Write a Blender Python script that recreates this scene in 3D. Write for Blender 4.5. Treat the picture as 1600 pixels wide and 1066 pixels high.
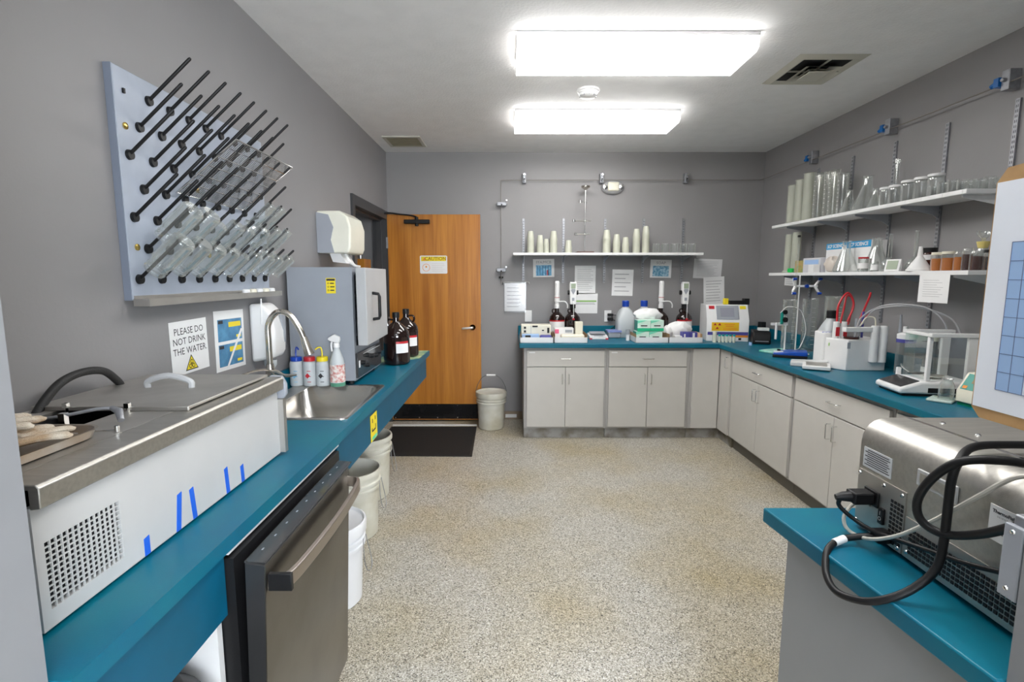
import bpy, math, random
from mathutils import Matrix, Vector
random.seed(7)
R = math.radians
SC = bpy.context.scene
COL = SC.collection
for o in list(bpy.data.objects): bpy.data.objects.remove(o)

# ---------------------------------------------------------------- camera, world, exposure
LW, RW, BW, CZ, ZC = -1.25, 2.57, 5.34, 2.754, 0.905      # left / right / back wall, ceiling, worktop height
FY = 0.705                                                 # inner face of the front wall
cam_d = bpy.data.cameras.new('camera'); cam = bpy.data.objects.new('camera', cam_d); COL.objects.link(cam)
cam_d.sensor_width = 36.0; cam_d.lens = 18.0; cam_d.clip_start = 0.02
cam_d.shift_x = 3.0/1600
cam.location = (0, 0, 1.515); cam.rotation_euler = (R(90) - math.atan(101/800), 0, 0)
SC.camera = cam
W = bpy.data.worlds.new('world'); SC.world = W; W.use_nodes = True
W.node_tree.nodes['Background'].inputs[0].default_value = (0.75, 0.85, 1, 1)
W.node_tree.nodes['Background'].inputs[1].default_value = 0.3
SC.view_settings.view_transform = 'Standard'; SC.view_settings.look = 'None'
SC.view_settings.gamma = 1; SC.view_settings.use_curve_mapping = False
SC.view_settings.exposure = 1.4
ENTRY = 9.0           # radiance of the unseen window added behind the camera as fill light
LAMP = 6.0            # radiance of the fluorescent diffusers

# ---------------------------------------------------------------- materials
MATS = {}
def mat(name, col, rough=.5, metal=0, bump=0, bscale=50, var=0, vscale=8, col2=None, trans=0, coat=0, emit=0, alpha=1, stretch=None, spec=.5):
    if name in MATS: return MATS[name]
    m = bpy.data.materials.new(name); MATS[name] = m; m.use_nodes = True
    nt = m.node_tree; b = nt.nodes['Principled BSDF']
    b.inputs['Base Color'].default_value = (*col, 1); b.inputs['Roughness'].default_value = rough
    b.inputs['Metallic'].default_value = metal; b.inputs['Transmission Weight'].default_value = trans
    b.inputs['Coat Weight'].default_value = coat; b.inputs['Alpha'].default_value = alpha
    b.inputs['Specular IOR Level'].default_value = spec
    if emit: b.inputs['Emission Color'].default_value = (*col, 1); b.inputs['Emission Strength'].default_value = emit
    tc = nt.nodes.new('ShaderNodeTexCoord'); mp = nt.nodes.new('ShaderNodeMapping')
    nt.links.new(tc.outputs['Object'], mp.inputs[0])
    if stretch: mp.inputs['Scale'].default_value = stretch
    n = nt.nodes.new('ShaderNodeTexNoise'); n.inputs['Scale'].default_value = vscale; n.inputs['Detail'].default_value = 5
    nt.links.new(mp.outputs[0], n.inputs['Vector'])
    c2 = col2 or tuple(c*(1-(var or .04)) for c in col)
    mx = nt.nodes.new('ShaderNodeMix'); mx.data_type = 'RGBA'
    mx.inputs[6].default_value = (*col, 1); mx.inputs[7].default_value = (*c2, 1)
    rp = nt.nodes.new('ShaderNodeValToRGB'); rp.color_ramp.elements[0].position = .38; rp.color_ramp.elements[1].position = .66
    nt.links.new(n.outputs[0], rp.inputs[0]); nt.links.new(rp.outputs[0], mx.inputs[0]); nt.links.new(mx.outputs[2], b.inputs['Base Color'])
    if bump:
        n2 = nt.nodes.new('ShaderNodeTexNoise'); n2.inputs['Scale'].default_value = bscale; n2.inputs['Detail'].default_value = 4
        nt.links.new(mp.outputs[0], n2.inputs['Vector'])
        bp = nt.nodes.new('ShaderNodeBump'); bp.inputs['Strength'].default_value = bump; bp.inputs['Distance'].default_value = .004
        nt.links.new(n2.outputs[0], bp.inputs['Height']); nt.links.new(bp.outputs[0], b.inputs['Normal'])
    return m

def glass(name, tint=(.975, .985, .98), edge=.82, body=.07, rough=.05, glint_milk=.38):
    m = bpy.data.materials.new(name); MATS[name] = m; m.use_nodes = True
    nt = m.node_tree; nt.nodes.remove(nt.nodes['Principled BSDF']); out = nt.nodes['Material Output']
    tr = nt.nodes.new('ShaderNodeBsdfTransparent'); tr.inputs[0].default_value = (*tint, 1)
    gl = nt.nodes.new('ShaderNodeBsdfGlossy'); gl.inputs['Roughness'].default_value = rough; gl.inputs[0].default_value = (.95, .96, .95, 1)
    df = nt.nodes.new('ShaderNodeBsdfTranslucent'); df.inputs[0].default_value = (.8, .82, .8, 1)
    d2 = nt.nodes.new('ShaderNodeBsdfDiffuse'); d2.inputs[0].default_value = (.8, .82, .8, 1)
    md = nt.nodes.new('ShaderNodeMixShader'); nt.links.new(df.outputs[0], md.inputs[1]); nt.links.new(d2.outputs[0], md.inputs[2])
    mg = nt.nodes.new('ShaderNodeMixShader'); mg.inputs[0].default_value = glint_milk; nt.links.new(gl.outputs[0], mg.inputs[1]); nt.links.new(md.outputs[0], mg.inputs[2])  # white share paints whitish highlights on clear glass, milkiness on milky glass
    lw = nt.nodes.new('ShaderNodeLayerWeight'); lw.inputs[0].default_value = .35
    mr = nt.nodes.new('ShaderNodeMapRange'); mr.inputs['To Min'].default_value = body; mr.inputs['To Max'].default_value = edge
    mx = nt.nodes.new('ShaderNodeMixShader')
    nt.links.new(lw.outputs['Facing'], mr.inputs['Value']); nt.links.new(mr.outputs[0], mx.inputs[0])
    nt.links.new(tr.outputs[0], mx.inputs[1]); nt.links.new(mg.outputs[0], mx.inputs[2]); nt.links.new(mx.outputs[0], out.inputs[0])
    return m

def floor_mat():
    m = bpy.data.materials.new('chip floor'); m.use_nodes = True; nt = m.node_tree; b = nt.nodes['Principled BSDF']
    tc = nt.nodes.new('ShaderNodeTexCoord')
    def vor(sc):
        v = nt.nodes.new('ShaderNodeTexVoronoi'); v.inputs['Scale'].default_value = sc
        nt.links.new(tc.outputs['Object'], v.inputs['Vector']); s = nt.nodes.new('ShaderNodeSeparateColor'); nt.links.new(v.outputs['Color'], s.inputs[0]); return s
    v1 = vor(250); rp = nt.nodes.new('ShaderNodeValToRGB'); rp.color_ramp.interpolation = 'CONSTANT'
    e = rp.color_ramp.elements
    stops = [(0, (.06, .055, .05)), (.06, (.22, .20, .16)), (.22, (.37, .345, .29)), (.5, (.49, .465, .405)), (.74, (.60, .58, .53)), (.93, (.76, .75, .71))]
    e[0].position = 0; e[0].color = (*stops[0][1], 1); e[1].position = stops[1][0]; e[1].color = (*stops[1][1], 1)
    for p, c in stops[2:]:
        x = e.new(p); x.color = (*c, 1)
    nt.links.new(v1.outputs[0], rp.inputs[0])
    ns = nt.nodes.new('ShaderNodeTexNoise'); ns.inputs['Scale'].default_value = 1.3; ns.inputs['Detail'].default_value = 6
    nt.links.new(tc.outputs['Object'], ns.inputs['Vector'])
    r2 = nt.nodes.new('ShaderNodeValToRGB'); r2.color_ramp.elements[0].position = .42; r2.color_ramp.elements[1].position = .75
    nt.links.new(ns.outputs[0], r2.inputs[0])
    mx = nt.nodes.new('ShaderNodeMix'); mx.data_type = 'RGBA'; mx.blend_type = 'MULTIPLY'
    mx.inputs[7].default_value = (.86, .74, .48, 1)
    nt.links.new(r2.outputs[0], mx.inputs[0]); nt.links.new(rp.outputs[0], mx.inputs[6])
    nt.links.new(mx.outputs[2], b.inputs['Base Color']); b.inputs['Roughness'].default_value = .33
    bp = nt.nodes.new('ShaderNodeBump'); bp.inputs['Strength'].default_value = .25; bp.inputs['Distance'].default_value = .002
    nt.links.new(v1.outputs[1], bp.inputs['Height']); nt.links.new(bp.outputs[0], b.inputs['Normal'])
    return m

def wood_mat():
    m = bpy.data.materials.new('oak veneer'); m.use_nodes = True; nt = m.node_tree; b = nt.nodes['Principled BSDF']
    tc = nt.nodes.new('ShaderNodeTexCoord'); mp = nt.nodes.new('ShaderNodeMapping'); mp.inputs['Scale'].default_value = (9, 9, .55)
    nt.links.new(tc.outputs['Object'], mp.inputs[0])
    n = nt.nodes.new('ShaderNodeTexNoise'); n.inputs['Scale'].default_value = 1.6; n.inputs['Detail'].default_value = 8; n.inputs['Distortion'].default_value = .6
    nt.links.new(mp.outputs[0], n.inputs['Vector'])
    mp2 = nt.nodes.new('ShaderNodeMapping'); mp2.inputs['Scale'].default_value = (120, 120, 2.5); nt.links.new(tc.outputs['Object'], mp2.inputs[0])
    n2 = nt.nodes.new('ShaderNodeTexNoise'); n2.inputs['Scale'].default_value = 1; n2.inputs['Detail'].default_value = 3; nt.links.new(mp2.outputs[0], n2.inputs['Vector'])
    add = nt.nodes.new('ShaderNodeMath'); add.operation = 'MULTIPLY_ADD'; add.inputs[1].default_value = .45
    nt.links.new(n2.outputs[0], add.inputs[0]); nt.links.new(n.outputs[0], add.inputs[2])
    rp = nt.nodes.new('ShaderNodeValToRGB'); e = rp.color_ramp.elements
    e[0].position = .5; e[0].color = (.34, .115, .014, 1); e[1].position = .95; e[1].color = (.56, .235, .035, 1)
    nt.links.new(add.outputs[0], rp.inputs[0]); nt.links.new(rp.outputs[0], b.inputs['Base Color']); b.inputs['Roughness'].default_value = .3
    return m

M_WALL = mat('grey wall paint', (.27, .262, .266), .5, bump=.12, bscale=60, var=.05, vscale=2)
M_CEIL = mat('white textured ceiling', (.86, .855, .86), .8, bump=.6, bscale=70)
M_FLOOR = floor_mat(); M_OAK = wood_mat()
M_TEAL = mat('teal laminate', (.0, .115, .20), .4, bump=.05, bscale=300, spec=.35, col2=(.0, .14, .205), vscale=5)
M_TEALD = mat('teal laminate edge', (.0, .095, .18), .45, spec=.35, col2=(.0, .085, .155), vscale=6)
M_CAB = mat('off white cabinet laminate', (.58, .565, .535), .42, var=.03)
M_CABF = mat('grey cabinet frame', (.42, .41, .40), .45)
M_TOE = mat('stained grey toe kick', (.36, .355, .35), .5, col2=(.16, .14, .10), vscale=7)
M_STEEL = mat('brushed stainless', (.58, .56, .52), .42, 1, bump=.06, bscale=40, var=.12, vscale=10, stretch=(1, 12, 12))
M_STEELX = mat('dull stainless top', (.55, .53, .50), .5, 1, var=.12, vscale=9)
M_CHROME = mat('chrome', (.75, .75, .74), .14, 1)
M_NICKEL = mat('brushed nickel', (.60, .56, .50), .24, 1)
M_ZINC = mat('zinc plated steel', (.40, .41, .44), .5, .85, var=.2, vscale=40)
M_WHITE = mat('white enamel', (.52, .52, .515), .4)
M_WPL = mat('white plastic', (.80, .80, .80), .35)
M_CREAM = mat('cream plastic', (.78, .75, .62), .35)
M_GREYPL = mat('grey plastic', (.33, .35, .39), .4)
M_OVEN = mat('blue grey enamel', (.30, .325, .365), .4, var=.04)
M_OVEND = mat('pale grey enamel', (.45, .46, .47), .4)
M_BOARD = mat('blue grey board', (.40, .445, .53), .45, var=.06, vscale=14)
M_BOARDE = mat('blue grey board edge', (.24, .275, .35), .45)
M_BLACK = mat('black plastic', (.010, .010, .011), .42, spec=.3)
M_RUBBER = mat('black rubber', (.014, .014, .014), .6, bump=.3, bscale=200)
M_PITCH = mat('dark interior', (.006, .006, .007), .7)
M_DFRAME = mat('charcoal door frame paint', (.045, .045, .048), .4)
M_PAPER = mat('white paper', (.82, .82, .82), .7)
M_INK = mat('black ink', (.03, .03, .035), .8)
M_GINK = mat('grey print', (.33, .33, .35), .8)
M_YEL = mat('yellow print', (.85, .68, .02), .5)
M_RED = mat('red plastic', (.5, .02, .03), .35)
M_ORANGE = mat('orange print', (.85, .28, .02), .5)
M_BLUE = mat('blue plastic', (.01, .06, .42), .3)
M_TAPE = mat('blue painter tape', (.01, .11, .62), .6)
M_SKY = mat('blue print', (.06, .30, .55), .5, col2=(.3, .6, .8), vscale=30)
M_LBLUE = mat('pale blue print', (.35, .52, .80), .6)
M_GREEN = mat('green print', (.05, .55, .30), .5, col2=(.25, .75, .5), vscale=25)
M_TGREEN = mat('teal green plastic', (.0, .25, .2), .4)
M_PURP = mat('violet blue carton', (.07, .07, .32), .5)
M_CARD = mat('brown cardboard', (.42, .27, .14), .8)
M_HARD = mat('tan hardboard', (.50, .30, .13), .6, col2=(.42, .24, .10), vscale=20)
M_BRASS = mat('brass', (.7, .5, .15), .25, 1)
M_AMBER = mat('amber bottle glass', (.012, .004, .003), .06, coat=.5)
M_REDGLOW = mat('dark red liquid', (.06, .005, .005), .1)
M_HDPE = mat('milky plastic', (.62, .66, .68), .35, trans=.0, alpha=.85)
M_HDPEW = mat('stained white pail plastic', (.70, .69, .62), .4, col2=(.50, .47, .36), vscale=5)
M_PAILW = mat('clean white pail plastic', (.82, .83, .85), .35)
M_CUP = mat('translucent cup plastic', (.72, .73, .62), .3, alpha=.75)
M_GLOVE = mat('soiled cotton glove', (.66, .60, .50), .9, bump=.5, bscale=300, col2=(.45, .32, .2), vscale=22)
M_HONEY = mat('amber liquid', (.42, .13, .015), .15)
M_GRLIQ = mat('green liquid', (.10, .30, .20), .2)
M_DARKJ = mat('dark brown liquid', (.05, .015, .012), .15)
M_VENT = mat('beige vent paint', (.55, .53, .46), .5)
M_SCREEN = mat('dark glossy panel', (.05, .05, .052), .12)
M_LCD = mat('pale green lcd', (.30, .36, .26), .3)
M_GLASS = glass('clear glass')
M_GLASSM = glass('milky tube glass', (.95, .955, .93), .75, .16, .1, .6)
M_PANE = glass('clear pane', (.97, .985, .98), .35, .03, .01, .1)
M_BAG = glass('clear film', (.95, .95, .96), .5, .08, .15)
M_LIGHT = mat('lit diffuser', (1, .985, .96), .6, emit=LAMP)
M_COTTON = mat('white cotton', (.85, .85, .84), .9, bump=.8, bscale=60)

# ---------------------------------------------------------------- helpers
def woff(o):
    v = Vector((0, 0, 0))
    while o: v += o.location; o = o.parent
    return v

def smooth_pts(pts, k=6):
    P = [Vector(p) for p in pts]; out = []
    for i in range(len(P)-1):
        a = P[i-1] if i else P[0]*2-P[1]; b, c = P[i], P[i+1]; d = P[i+2] if i+2 < len(P) else P[-1]*2-P[-2]
        for j in range(k):
            t = j/k
            out.append(.5*((2*b)+(-a+c)*t+(2*a-5*b+4*c-d)*t*t+(-a+3*b-3*c+d)*t**3))
    return out+[P[-1]]

class B:
    def __init__(s): s.v = []; s.f = []
    def add(s, vs, fs):
        k = len(s.v); s.v += [tuple(p) for p in vs]; s.f += [tuple(i+k for i in f) for f in fs]; return s
    def hexa(s, p): return s.add(p, [(0, 3, 2, 1), (4, 5, 6, 7), (0, 1, 5, 4), (1, 2, 6, 5), (2, 3, 7, 6), (3, 0, 4, 7)])
    def box(s, x0, x1, y0, y1, z0, z1):
        return s.hexa([(x0, y0, z0), (x1, y0, z0), (x1, y1, z0), (x0, y1, z0), (x0, y0, z1), (x1, y0, z1), (x1, y1, z1), (x0, y1, z1)])
    def prism(s, poly, ax, a, b):
        def P(u, w, t): return {'z': (u, w, t), 'y': (u, t, w), 'x': (t, u, w)}[ax]
        n = len(poly); vs = [P(u, w, a) for u, w in poly]+[P(u, w, b) for u, w in poly]
        return s.add(vs, [tuple(range(n))[::-1], tuple(range(n, 2*n))]+[(i, (i+1) % n, n+(i+1) % n, n+i) for i in range(n)])
    def cyl(s, p0, p1, r0, r1=None, n=14, caps=True):
        return s.sweep([p0, p1], [r0, r0 if r1 is None else r1], n, caps)
    def sweep(s, pts, rs, n=8, caps=True):
        P = [Vector(p) for p in pts]; m = len(P); vs = []
        t = (P[1]-P[0]).normalized(); u = t.orthogonal().normalized()
        for i in range(m):
            t = ((P[min(i+1, m-1)]-P[max(i-1, 0)])).normalized()
            u = (u-t*u.dot(t)); u = u.normalized() if u.length > 1e-6 else t.orthogonal().normalized(); w = t.cross(u)
            for j in range(n):
                a = 2*math.pi*j/n; vs.append(P[i]+(u*math.cos(a)+w*math.sin(a))*rs[i])
        fs = [(i*n+j, i*n+(j+1) % n, (i+1)*n+(j+1) % n, (i+1)*n+j) for i in range(m-1) for j in range(n)]
        if caps: fs += [tuple(range(n))[::-1], tuple(range((m-1)*n, m*n))]
        return s.add(vs, fs)
    def tube(s, pts, r, n=8, k=6):
        q = smooth_pts(pts, k); return s.sweep(q, [r]*len(q), n)
    def lathe(s, prof, o=(0, 0, 0), n=20, M=None):
        q = [prof[0]]
        for (r0, z0), (r1, z1) in zip(prof, prof[1:]):       # holding loops keep long walls straight
            if abs(z1-z0) > .03: q += [(r0+(r1-r0)*.05, z0+(z1-z0)*.05), (r0+(r1-r0)*.95, z0+(z1-z0)*.95)]
            q.append((r1, z1))
        prof = q; vs = []; fs = []; m = len(prof)
        for r, z in prof:
            for j in range(n):
                a = 2*math.pi*j/n; p = Vector((max(r, 1e-5)*math.cos(a), max(r, 1e-5)*math.sin(a), z))
                vs.append((M @ p if M else p)+Vector(o))
        for i in range(m-1):
            for j in range(n): fs.append((i*n+j, i*n+(j+1) % n, (i+1)*n+(j+1) % n, (i+1)*n+j))
        return s.add(vs, fs)
    def loft(s, loops, cap0=False, cap1=True):
        n = len(loops[0]); vs = [p for l in loops for p in l]
        fs = [(i*n+j, i*n+(j+1) % n, (i+1)*n+(j+1) % n, (i+1)*n+j) for i in range(len(loops)-1) for j in range(n)]
        if cap0: fs.append(tuple(range(n))[::-1])
        if cap1: fs.append(tuple(range((len(loops)-1)*n, len(loops)*n)))
        return s.add(vs, fs)
    def build(s, name, m, parent=None, bevel=0, seg=2, M=None):
        off = woff(parent); vs = [(M @ Vector(p) if M else Vector(p))-off for p in s.v]
        me = bpy.data.meshes.new(name); me.from_pydata(vs, [], s.f); me.validate()
        me.polygons.foreach_set('use_smooth', [True]*len(me.polygons)); me.set_sharp_from_angle(angle=R(38))
        me.materials.append(m)
        o = bpy.data.objects.new(name, me); COL.objects.link(o); o.parent = parent
        if bevel:
            md = o.modifiers.new('bevel', 'BEVEL'); md.width = bevel; md.segments = seg; md.limit_method = 'ANGLE'; md.angle_limit = R(40)
        return o

def tag(o, label, cat, group=None):
    o['label'] = label; o['category'] = cat
    if group: o['group'] = group
    return o
def thing(name, label, cat, loc=(0, 0, 0), group=None, M=None):
    o = bpy.data.objects.new(name, None); COL.objects.link(o); o.location = loc; o.empty_display_size = .05
    if M: o.rotation_euler = M.to_euler()
    return tag(o, label, cat, group)
def struct(name, b, m, bevel=0):
    o = b.build(name, m, None, bevel); o['kind'] = 'structure'; return o
def dup(root, loc=None, label=None, group=None, rot=None, scale=None):
    r = root.copy(); COL.objects.link(r)
    if loc is not None: r.location = loc
    if rot is not None: r.rotation_euler = rot
    if scale is not None: r.scale = scale
    if label: r['label'] = label
    if group: r['group'] = group
    for ch in root.children:
        c = ch.copy(); COL.objects.link(c); c.parent = r
        for g in ch.children:
            d = g.copy(); COL.objects.link(d); d.parent = c
    return r
def rrect(x0, x1, y0, y1, z, r, k=5):
    out = []
    for cx, cy, a0 in ((x1-r, y1-r, 0), (x0+r, y1-r, 90), (x0+r, y0+r, 180), (x1-r, y0+r, 270)):
        for i in range(k+1):
            a = R(a0+90*i/k); out.append((cx+r*math.cos(a), cy+r*math.sin(a), z))
    return out
def frame(side, tilt=0):      # local frame: x right, y up, z out of the wall
    rz = {'back': 0, 'left': 90, 'right': -90}[side]
    return Matrix.Rotation(R(rz), 3, 'Z') @ Matrix.Rotation(R(90), 3, 'X') @ Matrix.Rotation(R(tilt), 3, 'Z')
def text(s, size, m, parent, pos=(0, 0, 0), name='lettering', bold=0, M=None, ax='CENTER', space=1):
    cu = bpy.data.curves.new('t', 'FONT'); cu.body = s; cu.size = size; cu.align_x = ax; cu.align_y = 'CENTER'
    cu.offset = bold; cu.space_line = space; cu.resolution_u = 2
    t = bpy.data.objects.new('t', cu); COL.objects.link(t)
    me = bpy.data.meshes.new_from_object(t.evaluated_get(bpy.context.evaluated_depsgraph_get()))
    bpy.data.objects.remove(t); me.materials.clear(); me.materials.append(m)
    o = bpy.data.objects.new(name, me); COL.objects.link(o); o.parent = parent; o.location = pos
    if M: o.rotation_euler = M.to_euler()
    return o
def lines(b, x0, x1, y0, y1, n, z=.0012, th=.3, jit=.35):     # rows of small print
    p = (y1-y0)/n
    for i in range(n):
        y = y1-p*(i+.5); b.box(x0, x1-(x1-x0)*random.random()*jit, y-p*th/2, y+p*th/2, z, z+.0002)
    return b
def sheet(side, loc, w, h, label, tilt=0, name='notice', cat='paper', m=None, th=.0008):
    t = thing(name, label, cat, loc, M=frame(side, tilt))
    o = B().box(-w/2, w/2, -h/2, h/2, 0, th); o2 = o.build('sheet', m or M_PAPER); o2.parent = t
    return t
def sub(b, name, m, t, bevel=0):       # part given in the thing's own local frame
    o = b.build(name, m, None, bevel); o.parent = t; return o

# ---------------------------------------------------------------- setting
fl = struct('floor', B().box(-2.6, 2.8, -2.6, 5.5, -.06, 0), M_FLOOR)
struct('ceiling', B().box(-2.6, 2.8, -2.6, 5.5, CZ, CZ+.08), M_CEIL)
struct('wall_back', B().box(LW-1.4, RW+.12, BW, BW+.12, 0, CZ), M_WALL)
struct('wall_right', B().box(RW, RW+.12, FY-.16, BW, 0, CZ), M_WALL)
DY0, DY1, DZ = 4.16, 5.25, 2.10
struct('wall_left', B().box(LW-.12, LW, FY-.16, DY0, 0, CZ).box(LW-.12, LW, DY1, BW, 0, CZ).box(LW-.12, LW, DY0, DY1, DZ, CZ), M_WALL)
M_JAMB = mat('pale blue grey jamb paint', (.255, .26, .275), .5, var=.03)
JL, JR = -.70, .752
struct('wall_front', B().box(-2.6, JL, FY-.16, FY, 0, CZ).box(JR, 2.7, FY-.16, FY, 0, CZ), M_JAMB)
struct('wall_corridor', B().box(-2.6, -2.5, 2.6, BW, 0, CZ).box(-2.5, LW-.12, 3.0, 3.1, 0, CZ), mat('corridor paint', (.30, .27, .24), .6))
struct('wall_entry', B().box(-2.6, -2.5, -2.6, FY-.16, 0, CZ).box(2.7, 2.8, -2.6, FY-.16, 0, CZ).box(-2.6, 2.8, -2.7, -2.6, 0, CZ), M_JAMB)
bb = B().box(-.30, .13, BW-.012, BW, 0, .085)
struct('baseboard_back', bb, mat('brown baseboard', (.26, .2, .14), .6))
struct('trim_1', B().box(-.05, .07, BW-.02, BW-.012, .02, .055), M_WPL)
# door frame in the left wall
dfb = B()
for y0, y1, z0, z1 in ((DY0-.05, DY0+.02, 0, DZ+.06), (DY1-.02, DY1+.05, 0, DZ+.06), (DY0+.02, DY1-.02, DZ-.02, DZ+.06)):
    dfb.box(LW-.125, LW+.018, y0, y1, z0, z1)
dfb.box(LW-.09, LW-.04, DY1-.04, DY1-.02, 0, DZ-.02).box(LW-.09, LW-.04, DY0+.02, DY1-.02, DZ-.04, DZ-.02)
struct('trim_2', dfb, M_DFRAME)
# the open door against the back wall
dr = bpy.data.objects.new('door_1', None); COL.objects.link(dr); dr.location = (LW+.01, 5.25, 0); dr['kind'] = 'structure'
DX0, DX1, DYf = -1.232, -.300, 5.235
B().box(DX0, DX1, DYf, DYf+.045, .02, 2.13).build('door_leaf', M_OAK, dr, .002)
B().box(DX0+.01, DX1-.01, DYf-.003, DYf, .03, .19).build('kick_plate', mat('black kick plate', (.03, .03, .032), .16, .6, var=.3), dr)
kb = B()
for x in (-1.2, -.95, -.76, -.55, -.33):
    for z in (.045, .175): kb.cyl((x, DYf-.003, z), (x, DYf-.006, z), .006, n=8)
kb.build('plate_screws', M_CHROME, dr)
h = B().lathe([(0, -.02), (.034, -.02), (.034, -.006), (.03, 0), (0, 0)], (-.385, DYf, .995), 20, Matrix.Rotation(R(90), 3, 'X'))
hd = h.build('handle_rose', M_CHROME, dr)
B().tube([(-.385, DYf-.01, .995), (-.385, DYf-.05, .995), (-.40, DYf-.058, .995), (-.47, DYf-.058, .99), (-.485, DYf-.05, .985)], .012).build('lever', mat('satin chrome', (.8, .8, .8), .38, .8), hd)
B().box(-.304, -.298, DYf+.01, DYf+.035, .95, 1.03).build('latch_plate', M_CHROME, dr)
cl = B().box(-1.055, -.80, DYf-.055, DYf-.002, 2.035, 2.075).build('closer_body', M_BLACK, dr, .006)
B().cyl((-.93, DYf-.03, 2.012), (-.93, DYf-.03, 2.10), .018).build('closer_spindle', M_BLACK, cl)
B().tube([(-.93, DYf-.03, 2.10), (-.98, DYf-.03, 2.115), (-1.12, DYf-.03, 2.13)], .008, k=3).tube([(-1.12, DYf-.03, 2.13), (-1.18, DYf-.06, 2.135), (-1.235, DYf-.1, 2.13)], .009, k=3).build('closer_arm', M_BLACK, cl)
hb = B()
for z in (.25, 1.05, 1.85): hb.box(-1.245, -1.228, DYf-.012, DYf+.004, z-.055, z+.055)
hb.build('hinge_leaves', M_ZINC, dr)
cs = thing('caution_sign', 'white door sign with a yellow CAUTION band, on the orange oak door', 'sign', (-.773, DYf-.002, 1.633), M=frame('back'))
sub(B().prism([(p[0], p[1]) for p in rrect(-.138, .138, -.09, .09, 0, .012, 3)], 'z', 0, .002), 'plate', M_WPL, cs)
sub(B().box(-.125, .125, .035, .08, .002, .0026), 'yellow_band', M_YEL, cs)
text('CAUTION', .048, mat('caution lettering', (.32, .17, .0), .5), cs, (.02, .058, .003), bold=.0008)
sub(B().prism([(-.11, .042), (-.075, .042), (-.0925, .074)], 'z', .0026, .003), 'warning_triangle', M_ORANGE, cs)
sub(B().lathe([(.038, .002), (.038, .0028), (.034, .0028), (.034, .002)], (-.075, -.03, 0), 24).lathe([(0, .0028), (.009, .0028), (.009, .002)], (-.075, -.022, 0), 12), 'hand_symbol', M_ORANGE, cs)
sub(lines(B(), -.02, .12, -.075, .02, 5, .002, .2), 'printed_lines', mat('faint print', (.66, .62, .6), .8), cs)
# corridor behind the doorway
wr = thing('wire_shelf_unit', 'wire shelf unit seen through the dark doorway', 'shelf', (-1.9, 5.0, 0))
b = B()
for x in (-2.3, -1.5):
    for y in (4.85, 5.2): b.cyl((x, y, 0), (x, y, 2.05), .012, n=8)
b.build('post', M_CHROME, wr)
for z in (.3, .8, 1.3, 1.75, 2.0):
    b = B()
    for i in range(15): b.box(-2.3, -1.5, 4.85+i*.025-.0015, 4.85+i*.025+.0015, z, z+.003)
    for x in (-2.3, -1.9, -1.5): b.box(x-.003, x+.003, 4.85, 5.2, z-.02, z)
    b.build('wire_shelf', M_CHROME, wr)
tag(B().box(-1.47, -1.385, 4.92, 5.15, .001, 1.68).build('brown_panel', M_OAK), 'orange brown wooden panel leaning inside the doorway behind the towel dispenser', 'board')

# entrance mat
mt = thing('floor_mat', 'black ribbed rubber floor mat in front of the open oak door', 'mat', (-.75, 4.6, 0))
B().prism([(-1.2, 4.19), (-.322, 4.175), (-.337, 5.03), (-1.2, 5.03)], 'z', .0005, .008).build('mat_sheet', M_RUBBER, mt)
b = B()
for i in range(46): b.box(-1.18, -.345, 4.2+i*.018, 4.209+i*.018, .008, .0105)
o = b.build('ribs', M_RUBBER, mt); o['kind'] = 'stuff'
tag(B().box(-1.2, -.34, 5.075, 5.10, .0005, .012).build('floor_strip', M_WPL, None, .003), 'white threshold strip lying on the floor between the black mat and the oak door', 'strip')

# ---------------------------------------------------------------- ceiling fittings
def lamp(y, label):
    t = thing('fluorescent_light', label, 'light', (.655, y+.19, CZ), 'wraparound fluorescent lights')
    x0, x1 = .035, 1.275
    b = B().box(x0, x1, y+.03, y+.35, CZ-.03, CZ-.002)
    b.build('housing', M_WPL, t)
    pr = [(y, CZ-.015), (y+.005, CZ-.07), (y+.03, CZ-.085), (y+.35, CZ-.085), (y+.375, CZ-.07), (y+.38, CZ-.015)]
    B().prism(pr, 'x', x0+.006, x1-.006).build('diffuser', M_LIGHT, t)
    for x in (x0, x1-.006):
        B().prism([(a, c+(.001 if c > CZ-.02 else -.002)) for a, c in pr], 'x', x, x+.006).build('end_cap', mat('faintly lit end cap', (1, .98, .95), .6, emit=1.2), t)
    B().box(x0, x1, y-.006, y+.004, CZ-.02, CZ-.001).build('rail', M_WPL, t)
lamp(2.785, 'nearer of the two ceiling fluorescent lights in view')
lamp(4.005, 'farther, smaller-looking ceiling fluorescent light over the back of the room')
lamp(1.15, 'ceiling fluorescent light above the near end of the room')
t = thing('fluorescent_light', 'fill light added on the entry ceiling behind the viewer', 'light', (0, -1.2, CZ))
B().box(-.7, .7, -1.4, -1.0, CZ-.07, CZ-.002).build('diffuser', mat('added entry fill glow', (.9, .95, 1), .6, emit=5.0), t)  # unseen ceiling light, added to brighten the entry side
wn = bpy.data.objects.new('added_window_1', None); COL.objects.link(wn); wn.location = (1.4, -2.58, 1.3); wn['kind'] = 'structure'  # unseen glowing window, added to light the left wall and ceiling
B().box(.35, 2.45, -2.597, -2.59, .75, 2.15).build('added_glow_panel', mat('added window fill glow', (.88, .94, 1), .6, emit=ENTRY), wn)
B().box(.30, .35, -2.6, -2.55, .7, 2.2).box(2.45, 2.5, -2.6, -2.55, .7, 2.2).box(.35, 2.45, -2.6, -2.55, .7, .75).box(.35, 2.45, -2.6, -2.55, 2.15, 2.2).box(1.38, 1.42, -2.6, -2.55, .75, 2.15).build('window_frame', M_WPL, wn)
t = thing('smoke_detector', 'round white smoke detector between the two ceiling lights', 'smoke detector', (.522, 3.605, CZ))
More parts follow.
